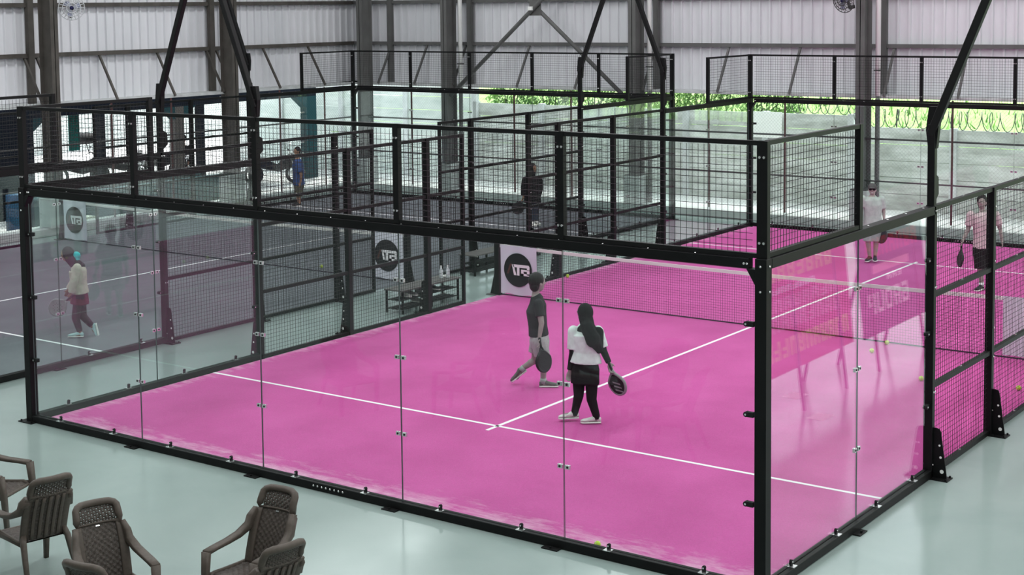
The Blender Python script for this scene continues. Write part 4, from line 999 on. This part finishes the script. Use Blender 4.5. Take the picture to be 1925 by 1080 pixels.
# ================================================================== CHAIRS
mat('resin_brown', (0.088, 0.072, 0.060), 0.42, noise=0.12, scale=30); mat('resin_weave', (0.070, 0.058, 0.050), 0.5, noise=0.35, scale=60)
def back_pt(u, v):
    """u -1..1 across, v 0..1 up the backrest; y forward"""
    z = 0.40+0.67*v; y = -0.20-0.285*v+0.03*math.sin(math.pi*v)
    w_ = 0.222+0.006*math.sin(math.pi*v)
    if v > 0.74: w_ -= 0.012*(v-0.74)/0.26
    y += 0.045*u*u                                         # wraps round the sitter
    if v > 0.72: y += 0.030*math.sin(min(1, (v-0.72)/0.14)*math.pi/2)
    return Vector((u*w_, y, z))
def weave(u0, u1, v0, v1, nu, nv, hole, th=0.010):
    """perforated resin weave: a grid of cells, each with a small opening, given thickness"""
    m = MB()
    for j in range(nv):
        for i in range(nu):
            off = 0.0
            a0, a1 = u0+(u1-u0)*i/nu, u0+(u1-u0)*(i+1)/nu; b0, b1 = v0+(v1-v0)*j/nv, v0+(v1-v0)*(j+1)/nv
            h = hole if (i+j) % 2 == 0 else hole*0.7
            ca, cb, ha, hb = (a0+a1)/2, (b0+b1)/2, (a1-a0)/2*h, (b1-b0)/2*h
            bulge = 0.004 if (i+j) % 2 else -0.002
            pts = [back_pt(a0, b0), back_pt(a1, b0), back_pt(a1, b1), back_pt(a0, b1)] + [back_pt(ca-ha, cb-hb)+Vector((0, bulge, 0)), back_pt(ca+ha, cb-hb)+Vector((0, bulge, 0)), back_pt(ca+ha, cb+hb)+Vector((0, bulge, 0)), back_pt(ca-ha, cb+hb)+Vector((0, bulge, 0))]
            q = [p-Vector((0, th, 0)) for p in pts]
            m.add(pts+q, [(0,4,5,1),(1,5,6,2),(2,6,7,3),(3,7,4,0),(8,9,13,12),(9,10,14,13),(10,11,15,14),(11,8,12,15),(4,12,13,5),(5,13,14,6),(6,14,15,7),(7,15,12,4)])
    return m
def make_chair():
    t = root('plastic_armchair', (0, 0, 0))
    # seat: dished woven pad inside a rim
    def seat_pt(u, v): return Vector((u*(0.235+0.02*v), -0.20+0.50*v, 0.415+0.02*v*v-0.018*math.sin(math.pi*v)*(1-u*u)-(0.035*(v-0.88)/0.12 if v > 0.88 else 0)))
    m = MB(); n = 14
    for j in range(n):
        for i in range(n):
            P = [seat_pt(-1+2*(i+a)/n, (j+b)/n) for a, b in ((0,0),(1,0),(1,1),(0,1))]
            c = sum(P, Vector())/4+Vector((0, 0, 0.006 if (i+j) % 2 else -0.003)); Q = [p-Vector((0, 0, 0.014)) for p in P]
            m.add(P+[c]+Q, [(0,1,4),(1,2,4),(2,3,4),(3,0,4),(8,7,6,5)])
    m.build('seat', 'resin_weave', t)
    m = MB(); m.path([seat_pt(-1, k/8) for k in range(9)]+[seat_pt(-1+2*k/8, 1) for k in range(1, 9)]+[seat_pt(1, 1-k/8) for k in range(1, 9)], 0.018, 6); m.build('seat_rim', 'resin_brown', t, True)
    weave(-0.74, 0.74, 0.03, 0.74, 12, 18, 0.20).build('back_panel', 'resin_weave', t)
    h = weave(-0.72, 0.72, 0.74, 0.955, 12, 7, 0.42); h.build('headrest_panel', 'resin_weave', t)
    for s_ in (-1, 1):                                     # side strips of the back
        m = MB(); m.ribbon([back_pt(s_*0.88, k/14*0.72) for k in range(15)], 0.082, 0.034, (1, 0, 0)); m.build('back_side', 'resin_brown', t, True)
    m = MB()                                               # headrest surround, a rounded pad
    loop = [back_pt(-0.87, 0.735)] + [back_pt(-0.87, 0.735+0.2*k/4) for k in range(1, 5)] + [back_pt(-0.80, 0.965)] + [back_pt(-0.6+1.2*k/6, 0.985) for k in range(7)] + [back_pt(0.80, 0.965)] + [back_pt(0.87, 0.935-0.2*k/4) for k in range(5)] + [back_pt(0.6-1.2*k/6, 0.735) for k in range(7)]
    k = len(loop)
    m.path(loop, [0.034 if i < 18 else 0.012 for i in range(k)], 8, True); m.build('headrest_frame', 'resin_brown', t, True)
    m = MB(); m.prism([back_pt(-0.08, 0.695)+Vector((0, 0.008, 0)), back_pt(0.08, 0.695)+Vector((0, 0.008, 0)), back_pt(0.08, 0.712)+Vector((0, 0.008, 0)), back_pt(-0.08, 0.712)+Vector((0, 0.008, 0))], (0, 0.004, 0)); m.build('maker_plate', 'chrome', t)
    for q in range(5):                                     # flutes on the rear of the back
        u = -0.6+0.3*q; m = MB(); m.ribbon([back_pt(u, 0.04+0.66*k/8)-Vector((0, 0.018, 0)) for k in range(9)], 0.034, 0.014, (1, 0, 0)); m.build('back_flute', 'resin_brown', t, True)
    for s_ in (-1, 1):
        pts = [back_pt(s_*0.95, 0.70), back_pt(s_*1.0, 0.60)+Vector((s_*0.01, 0.03, 0)), (s_*0.245, -0.24, 0.735), (s_*0.27, -0.12, 0.675), (s_*0.285, 0.02, 0.65), (s_*0.287, 0.18, 0.640), (s_*0.285, 0.30, 0.630)]
        m = MB(); m.ribbon(pts, [0.045, 0.06, 0.072, 0.082, 0.086, 0.086, 0.08], [0.09, 0.09, 0.075, 0.05, 0.04, 0.038, 0.042], (1, 0, 0)); arm = m.build('armrest', 'resin_brown', t, True)
        m = MB(); m.box(s_*0.287-0.014, 0.12, 0.6555, s_*0.287+0.014, 0.19, 0.6585); m.build('arm_slot', 'rubber_black', arm)
        m = MB(); m.ribbon([(s_*0.283, 0.30, 0.635), (s_*0.276, 0.325, 0.45), (s_*0.268, 0.335, 0.25), (s_*0.262, 0.345, 0.0)], [0.078, 0.07, 0.06, 0.048], [0.065, 0.056, 0.048, 0.04], (1, 0, 0)); m.build('leg', 'resin_brown', t, True)
        m = MB(); m.ribbon([back_pt(s_*0.92, 0.12), (s_*0.225, -0.235, 0.40), (s_*0.24, -0.30, 0.22), (s_*0.262, -0.40, 0.0)], [0.05, 0.055, 0.05, 0.04], [0.05, 0.05, 0.042, 0.036], (1, 0, 0)); m.build('leg', 'resin_brown', t, True)
        m = MB(); m.ribbon([(s_*0.232, -0.2, 0.40), (s_*0.25, 0.05, 0.405), (s_*0.272, 0.315, 0.41)], 0.03, 0.05, (1, 0, 0)); m.build('seat_rail', 'resin_brown', t, True)
    return t
chair0 = make_chair()
CG = 'brown plastic armchairs beside the court'
CHAIRS = [  # x, y of the seat centre, facing angle in degrees (0 = +x), label
    (5.96, -3.82, -20, 'brown plastic armchair facing the camera, left of the open gap'),
    (6.68, -2.91, -86, 'brown plastic armchair with its back against the court, facing left'),
    (6.60, -4.30, 98, 'brown plastic armchair with only its black headrest corner showing at the bottom edge'),
    (7.27, -3.44, 170, 'brown plastic armchair seen from behind at the bottom, right of the others'),
    (2.86, -2.78, 22, 'brown plastic armchair cut by the left edge, farthest from the camera'),
    (4.32, -3.36, 168, 'brown plastic armchair seen from behind near the left edge, fluted back'),
    (4.38, -4.30, 40, 'brown plastic armchair mostly outside the frame at the lower left, woven seat corner showing')]
for i, (x, y, a, lb) in enumerate(CHAIRS):
    c = chair0 if i == 0 else copy_tree(chair0)
    c.scale = (0.95, 0.93, 0.93); c.location = (x, y, 0); c.rotation_euler = (0, 0, math.radians(a-90)); tag(c, lb, 'chair', CG)

# ================================================================== SMALL THINGS ON THE COURTS
mat('ball_felt', (0.50, 0.66, 0.06), 0.9, noise=0.15, scale=40); mat('ball_seam', (0.75, 0.78, 0.6), 0.8)
def ball(x, y, label, z=0.012):
    r = 0.034; t = root('padel_ball', (x, y, z), label, 'ball', 'yellow balls on the courts')
    m = MB(); m.ball((x, y, z+r), r, 16, 10); m.build('felt', 'ball_felt', t, True)
    m = MB(); pts = []
    for k in range(28):
        A = 2*math.pi*k/28; p = Vector((math.cos(A)+0.35*math.cos(3*A), math.sin(A)-0.35*math.sin(3*A), 1.1*math.sin(2*A))).normalized()*r
        pts.append((x+p.x, y+p.y, z+r+p.z))
    m.path(pts, 0.0016, 4, True); m.build('seam', 'ball_seam', t, True)
ball(8.27, 0.09, 'yellow-green ball against the near glass wall, closest to the camera')
ball(7.30, 9.24, 'yellow ball lying just in front of the pink court net')
ball(7.28, 9.88, 'yellow ball at the foot of the net seen through the side glass')
ball(8.50, 8.02, 'yellow ball beside the right-hand fence post')
ball(9.75, 8.23, 'yellow ball at the right edge behind the mesh fence')
ball(-4.64, 10.08+0.25, 'yellow ball on the grey court near its net')
ball(0.10, 12.05, 'yellow ball at the far court edge beside the walking man')

mat('rack_top', (0.11, 0.105, 0.10), 0.5, noise=0.2, scale=6); mat('bottle_clear', (0.75, 0.8, 0.82), 0.15); mat('bottle_green', (0.02, 0.32, 0.14), 0.3); mat('bag_grey', (0.20, 0.20, 0.20), 0.8, noise=0.3, scale=12)
def rack(x0, y0, x1, y1, label):
    t = root('low_rack', ((x0+x1)/2, (y0+y1)/2, 0), label, 'rack', 'low shoe racks between the courts')
    m = MB(); m.box(x0-0.02, y0-0.02, 0.385, x1+0.02, y1+0.02, 0.41); m.build('top', 'rack_top', t, bevel=0.004)
    ys = (y0, (y0+y1)/2, y1-0.03)
    for x in (x0, x1-0.03):
        for y in ys:
            m = MB(); m.box(x, y, 0, x+0.03, y+0.03, 0.385); m.build('leg', 'black_steel', t)
    for z in (0.07, 0.22):
        for k in range(4):
            xx = x0+0.02+(x1-x0-0.04)*(k+0.5)/4
            m = MB(); m.box(xx-0.025, y0, z, xx+0.025, y1, z+0.012); m.build('shelf_slat', 'black_steel', t)
rack(-0.74, 7.68, -0.36, 9.25, 'low black three-tier rack beside the pink court fence')
rack(-1.86, 11.25, -1.50, 12.9, 'low black rack farther back between the courts, behind the net post')
def bottle(x, y, z, label, mt='bottle_clear', h=0.22, capm='pvc_white', r=0.033):
    t = root('bottle', (x, y, z), label, 'bottle', 'bottles on the racks'); m = MB()
    m.loft([((x, y, z), r*0.9, r*0.9), ((x, y, z+0.01), r, r), ((x, y, z+h*0.62), r, r), ((x, y, z+h*0.82), r*0.5, r*0.5), ((x, y, z+h*0.9), r*0.42, r*0.42)], (1, 0, 0), 12); m.build('body', mt, t, True)
    m = MB(); m.tube((x, y, z+h*0.9), (x, y, z+h), r*0.48, n=10); m.build('cap', capm, t)
bottle(-0.55, 8.98, 0.41, 'clear water bottle on the near rack, left one')
bottle(-0.48, 9.08, 0.41, 'clear water bottle on the near rack, right one')
bottle(-1.72, 12.35, 0.41, 'green bottle on the far rack', 'bottle_green', 0.24, 'bottle_green')
bottle(-1.70, 12.55, 0.41, 'small pale bottle on the far rack beside the green one', 'pvc_white', 0.16)
bottle(-1.66, 12.78, 0.41, 'large green bottle at the end of the far rack', 'bottle_green', 0.28, 'bottle_green', 0.045)
def sneaker(x, y, z, a, label, mt):
    m = MB(); an = Vector((x, y, z+0.08)); shoe(m, an, an+Vector((math.cos(a)*0.15, math.sin(a)*0.15, -0.05)), 1, 0.95)
    t = tag(m.build('sneaker', [mt, 'sole_white'], None, True), label, 'shoe', 'shoes on the near rack')
for k, (y, z, mt, lb) in enumerate(((7.95, 0.232, 'shoe_white', 'white sneaker on the middle shelf of the near rack, leftmost'), (8.12, 0.232, 'bag_grey', 'grey sneaker on the middle shelf of the near rack'), (8.75, 0.232, 'shoe_dark', 'dark sneaker on the middle shelf of the near rack, toward the net'), (8.3, 0.082, 'bag_grey', 'grey sneaker on the bottom shelf of the near rack'))):
    sneaker(-0.62, y, z, 0.1, lb, mt)
m = MB(); m.ball((-0.55, 8.45, 0.292), (0.10, 0.14, 0.06), 14, 8); t = m.build('pouch', 'bag_grey', None, True); tag(t, 'crumpled grey pouch on the middle shelf of the near rack', 'bag')
m = MB(); m.box(-0.66, 9.06, 0.41, -0.56, 9.24, 0.425); tag(m.build('phone', 'shoe_white', bevel=0.004), 'pale flat phone lying on the near rack', 'phone')

# ================================================================== FANS
mat('fan_cage', (0.55, 0.56, 0.58), 0.4); mat('fan_blade', (0.40, 0.42, 0.55), 0.3); mat('fan_hub', (0.03, 0.03, 0.10), 0.4)
def fan(c, nd, label, dark=False):
    c = V(c); n_ = V(nd).normalized(); s_ = n_.cross(Vector((0, 0, 1))).normalized(); u = s_.cross(n_)
    t = root('wall_fan', tuple(c), label, 'fan', 'wall fans on the columns'); cm = 'steel_dark' if dark else 'fan_cage'
    for k in range(3):
        m = MB(); R = 0.29*(1, 0.7, 0.4)[k]; d = (0.0, 0.05, 0.075)[k]
        m.path([c+n_*d+(s_*math.cos(a*math.pi/12)+u*math.sin(a*math.pi/12))*R for a in range(24)], 0.010, 5, True); m.build('cage_ring', cm, t, True)
    m = MB()
    for a in range(20):
        A = a*math.pi/10; e = s_*math.cos(A)+u*math.sin(A)
        m.path([c+n_*0.085+e*0.05, c+n_*0.05+e*0.2, c+e*0.29, c-n_*0.06+e*0.2, c-n_*0.09+e*0.06], 0.006, 4)
    tag(m.build('cage_wires', cm, t), kind='stuff')
    for a in range(3):
        A = a*2.094+0.4; e = s_*math.cos(A)+u*math.sin(A); e2 = s_*math.cos(A+1.1)+u*math.sin(A+1.1)
        m = MB(); m.prism([c+e*0.03, c+e*0.2, c+(e+e2)*0.13+n_*0.02, c+e2*0.1], n_*0.006); m.build('blade', 'fan_blade', t)
    m = MB(); m.tube(c-n_*0.02, c+n_*0.06, 0.05, 0.04, 12); m.build('hub', 'fan_hub', t, True)
    m = MB(); m.tube(c-n_*0.18, c-n_*0.06, 0.07, 0.08, 12); m.bar(c-n_*0.14, c-n_*0.2-u*0.22, 0.05, 0.05); m.box(c.x-0.05, c.y-0.05, c.z-0.32, c.x+0.05, c.y+0.05, c.z-0.24) if False else None
    m.bar(c-n_*0.2-u*0.22, c-n_*0.34-u*0.22, 0.06, 0.08); m.build('motor_bracket', 'steel_dark', t)
fan((-12.62, 10.75, 5.26), (0.8, -0.55, -0.12), 'pale wall fan on the brown column at the upper left')
fan((1.92, 20.72, 5.22), (-0.25, -0.9, -0.2), 'dark wall fan on the grey column at the upper right', True)

# ================================================================== BANNER STANDS TO THE RIGHT OF THE COURT (seen mirrored in the side glass)
mat('banner_red', (0.62, 0.05, 0.09), 0.5, noise=0.1, scale=2); mat('banner_dark', (0.05, 0.06, 0.09), 0.5); mat('print_yellow', (0.85, 0.66, 0.10), 0.5); mat('print_pink', (0.80, 0.35, 0.42), 0.5); mat('print_white', (0.85, 0.85, 0.85), 0.5); mat('stand_black', (0.03, 0.03, 0.03), 0.5)
def banner_stand(y0, y1, z0, z1, bg_mt, prints, label, group):
    """tilted printed board facing the court on A-frame legs; prints: (u0,u1,v0,v1,material,kind)"""
    X = 12.36; tilt = 0.16
    t = root('banner_stand', (X+0.2, (y0+y1)/2, 0), label, 'banner', group)
    def P(u, v, out=0.0): return (X+tilt*(v*(z1-z0)+z0)/1.5-out, y0+(y1-y0)*u, z0+(z1-z0)*v)   # u runs along +y; the reader stands on the court side
    m = MB(); m.prism([P(0, 0), P(1, 0), P(1, 1), P(0, 1)], (0.012, 0, 0)); m.build('board', bg_mt, t)
    by = {}
    for u0, u1, v0, v1, mt in prints:
        m = by.setdefault(mt, MB()); m.prism([P(1-u0, v0, 0.003), P(1-u1, v0, 0.003), P(1-u1, v1, 0.003), P(1-u0, v1, 0.003)], (0.002, 0, 0))
    for k, (mt, m) in enumerate(by.items()): tag(m.build('print', mt, t), kind='stuff')
    for u in (0.12, 0.5, 0.88) if y1-y0 > 3 else (0.15, 0.85):
        a = P(u, 0.9); 
        m = MB(); m.bar((a[0]+0.02, a[1], a[2]), (X-0.02, a[1], 0), 0.035, 0.035); m.build('leg', 'stand_black', t)
        m = MB(); m.bar((a[0]+0.03, a[1], a[2]), (X+0.62, a[1]+0.05, 0), 0.035, 0.035); m.build('leg', 'stand_black', t)
    m = MB(); m.bar(P(0.02, 0.02, -0.03), P(0.98, 0.02, -0.03), 0.03, 0.03); m.build('cross_rail', 'stand_black', t)
    return P, t
def strokes(u0, u1, v0, v1, n, mt):
    """a row of n illegible block letters made of two or three strokes each"""
    out = []; w_ = (u1-u0)/n
    for k in range(n):
        a = u0+k*w_; s_ = w_*0.26; q = random.randrange(4)
        out.append((a, a+s_, v0, v1, mt))
        if q != 1: out.append((a+w_*0.52, a+w_*0.52+s_, v0, v1, mt))
        if q in (0, 2): out.append((a, a+w_*0.78, v1-(v1-v0)*0.22, v1, mt))
        if q in (1, 3): out.append((a, a+w_*0.78, v0, v0+(v1-v0)*0.22, mt))
        if q != 2: out.append((a, a+w_*0.78, (v0+v1)/2-(v1-v0)*0.09, (v0+v1)/2+(v1-v0)*0.09, mt))
    return out
pr = strokes(0.04, 0.96, 0.12, 0.27, 14, 'print_yellow')+strokes(0.10, 0.92, 0.34, 0.46, 11, 'print_pink')+strokes(0.12, 0.9, 0.50, 0.60, 10, 'print_pink')+strokes(0.3, 0.7, 0.64, 0.69, 8, 'print_white')+strokes(0.14, 0.86, 0.74, 0.90, 9, 'print_yellow')
banner_stand(4.0, 7.55, 0.55, 2.1, 'banner_red', pr, 'red printed banner board with yellow lettering on stand legs right of the court', 'printed banner stands')
pr = strokes(0.1, 0.9, 0.74, 0.92, 7, 'banner_red')+[(0.25, 0.8, 0.58, 0.66, 'print_pink')]+strokes(0.38, 0.62, 0.48, 0.54, 3, 'print_white')
P2, t2 = banner_stand(7.9, 10.4, 0.5, 1.95, 'banner_dark', pr, 'dark printed banner board with white GROUP lettering on stand legs', 'printed banner stands')
def word(P, t, text, u0, u1, v0, v1, mt):
    G = {'G': [(1,.8,1,1),(0,1,0,0)], }
    seg = {'G': [(0,0,.25,1),(0,.8,1,1),(0,0,1,.2),(.75,0,1,.5),(.5,.4,1,.55)], 'R': [(0,0,.25,1),(0,.8,1,1),(.75,.45,1,1),(0,.4,1,.55),(.6,0,.85,.45)], 'O': [(0,0,.25,1),(.75,0,1,1),(0,.8,1,1),(0,0,1,.2)],
           'U': [(0,0,.25,1),(.75,0,1,1),(0,0,1,.2)], 'P': [(0,0,.25,1),(0,.8,1,1),(.75,.45,1,1),(0,.4,1,.58)]}
    m = MB(); w_ = (u1-u0)/len(text)
    for k, ch in enumerate(text):
        for a0, b0, a1, b1 in seg[ch]:
            ua, ub = u0+w_*(k+a0*0.8), u0+w_*(k+a1*0.8); va, vb = v0+(v1-v0)*b0, v0+(v1-v0)*b1
            m.prism([P(1-ua, va, 0.004), P(1-ub, va, 0.004), P(1-ub, vb, 0.004), P(1-ua, vb, 0.004)], (0.002, 0, 0))
    tag(m.build('lettering', mt, t), kind='stuff')
word(P2, t2, 'GROUP', 0.30, 0.92, 0.20, 0.40, 'print_white')

for px_, py_, a_, lb in ((12.05, 5.62, 0.2, 'white paper sheet on the floor by the stand legs, nearer the court'), (12.75, 6.4, -0.1, 'white paper sheet on the floor under the red banner')):
    m = MB(); m.box(px_-0.11, py_-0.16, 0.0005, px_+0.11, py_+0.16, 0.002); tag(m.build('paper_sheet', 'print_white'), lb, 'paper', 'paper sheets by the banner stands')

# ================================================================== YARD TRAFFIC BEHIND THE LEFT WALL
mat('car_maroon', (0.03, 0.008, 0.011), 0.4, spec=0.2); mat('car_black', (0.008, 0.008, 0.010), 0.4, spec=0.2); mat('car_glass', (0.02, 0.03, 0.035), 0.08); mat('drum_blue', (0.02, 0.08, 0.15), 0.4); mat('plank_pale', (0.45, 0.47, 0.40), 0.7)
def motorcycle(x, y, a, label, hood=False):
    t = root('motorcycle', (x, y, -0.02), label, 'motorcycle', 'motorcycles parked in the yard'); ca, sa = math.cos(a), math.sin(a)
    def W(u, v, z): return (x+u*ca-v*sa, y+u*sa+v*ca, z)
    for u in (-0.62, 0.62):
        m = MB(); m.path([W(u+0.25*math.cos(k*math.pi/10), 0, 0.27+0.25*math.sin(k*math.pi/10)) for k in range(20)], 0.05, 6, True); wh = m.build('wheel', 'rubber_black', t, True)
        m = MB(); m.tube(W(u, -0.03, 0.27), W(u, 0.03, 0.27), 0.14, n=12); m.build('hub', 'chrome', wh)
    m = MB(); m.loft([(W(-0.75, 0, 0.62), 0.05, 0.08), (W(-0.3, 0, 0.58), 0.13, 0.15), (W(0.1, 0, 0.45), 0.12, 0.12), (W(0.42, 0, 0.62), 0.10, 0.2), (W(0.62, 0, 0.85), 0.07, 0.1)], W(0, 1, 0)-V((x, y, 0)) if False else (-sa, ca, 0), 10); m.build('body', 'car_black', t, True)
    m = MB(); m.loft([(W(-0.78, 0, 0.74), 0.07, 0.03), (W(-0.3, 0, 0.73), 0.13, 0.05), (W(0.08, 0, 0.70), 0.10, 0.04)], (-sa, ca, 0), 10); m.build('seat', 'rubber_black', t, True)
    for q in (-1, 1):
        m = MB(); m.tube(W(0.62, q*0.06, 0.27), W(0.45, q*0.06, 0.95), 0.022, n=6); m.build('fork', 'chrome', t)
        m = MB(); m.path([W(0.44, q*0.03, 0.96), W(0.42, q*0.2, 1.02), W(0.36, q*0.34, 1.0)], 0.014, 6); h_ = m.build('handlebar', 'rubber_black', t)
        m = MB(); m.tube(W(0.42, q*0.24, 1.02), W(0.44, q*0.3, 1.16), 0.008, n=5); m.ball(W(0.44, q*0.32, 1.18), (0.05, 0.05, 0.035), 8, 6); m.build('mirror', 'chrome', t, True)
    m = MB(); m.ball(W(0.58, 0, 0.90), (0.09, 0.09, 0.08), 10, 6); m.build('headlamp', 'pvc_white', t, True)
    if hood:
        m = MB(); m.ball(W(0.2, 0, 1.42), (0.55, 0.38, 0.17), 14, 8); m.build('rain_cover', 'rubber_black', t, True)
        m = MB(); m.tube(W(0.3, 0, 1.0), W(0.2, 0, 1.35), 0.015, n=6); m.build('cover_pole', 'rubber_black', t)
motorcycle(-20.6, 17.2, 0.6, 'black motorcycle under a dark rounded rain cover, leftmost in the yard', True)
motorcycle(-20.3, 18.5, 0.9, 'black motorcycle parked beside the covered one in the yard')
motorcycle(-20.1, 19.8, 0.8, 'black motorcycle parked third from the left in the yard')
motorcycle(-15.5, 14.6, 0.7, 'black motorcycle parked behind the dark low wall, left of the visitor')
motorcycle(-15.5, 16.2, 0.8, 'black motorcycle parked nearest the carport visitor')
motorcycle(-16.0, 20.7, 0.9, 'motorcycle parked by the teal carport post behind the man in blue')
# a blue drum pair, pale planks and a standing visitor by the left fence
def drum(x, y, label):
    t = root('plastic_drum', (x, y, -0.02), label, 'drum', 'blue drums by the left fence'); r = 0.28
    m = MB(); m.loft([((x, y, z-0.02), r*k, r*k) for z, k in ((0, .93), (0.03, 1), (0.28, 1), (0.30, 1.05), (0.33, 1), (0.6, 1), (0.62, 1.05), (0.65, 1), (0.9, 0.98), (0.94, 0.85))], (1, 0, 0), 20); m.build('body', 'drum_blue', t, True)
    m = MB(); m.tube((x+0.12, y, 0.92), (x+0.12, y, 0.95), 0.04, n=10); m.build('bung', 'rubber_black', t)
drum(-14.2, 10.25, 'blue plastic drum behind the near left post, right of the pair'); drum(-14.4, 9.3, 'blue plastic drum at the left edge of the picture')
m = MB(); m.box(-14.1, 10.9, -0.02, -13.8, 12.2, 0.18); m.box(-14.1, 10.9, 0.2, -13.8, 12.2, 0.22) if False else None
tag(m.build('pale_plank', 'plank_pale', bevel=0.01), 'pale timber beam lying behind the left fence', 'plank')
PEOPLE_JOINTS['visitor'] = {'head': (-16.9, 17.95, 1.50), 'neck': (-16.9, 17.95, 1.32), 'chest': (-16.9, 17.95, 1.1), 'pelvis': (-16.9, 17.95, 0.78),
 'shL': (-16.72, 18.05, 1.26), 'elL': (-16.68, 18.0, 1.0), 'wrL': (-16.66, 17.9, 0.82), 'haL': (-16.66, 17.88, 0.76), 'shR': (-17.08, 17.85, 1.26), 'elR': (-17.14, 17.85, 1.0), 'wrR': (-17.12, 17.75, 0.82), 'haR': (-17.12, 17.73, 0.76),
 'hipL': (-16.82, 18.0, 0.78), 'knL': (-16.82, 17.98, 0.43), 'anL': (-16.82, 18.0, 0.09), 'toeL': (-16.72, 17.9, 0.03), 'hipR': (-16.98, 17.9, 0.78), 'knR': (-16.98, 17.88, 0.43), 'anR': (-16.98, 17.9, 0.09), 'toeR': (-16.88, 17.8, 0.03)}
person('visitor', 'person in dark clothes and cap standing in the carport', R_*0.5-F_*0.8, dict(skin='skin_mid', g=1.0, voxel=0.014, cap='cloth_black', wear=[('trousers', dict(name='trousers', mt='cloth_black', length=1.9, k=0.02)), ('dress', dict(name='jacket', mt='cloth_black', sleeve=1.8, hem=0.0, inflate=0.035))], shoes=['shoe_dark', 'sole_white']))
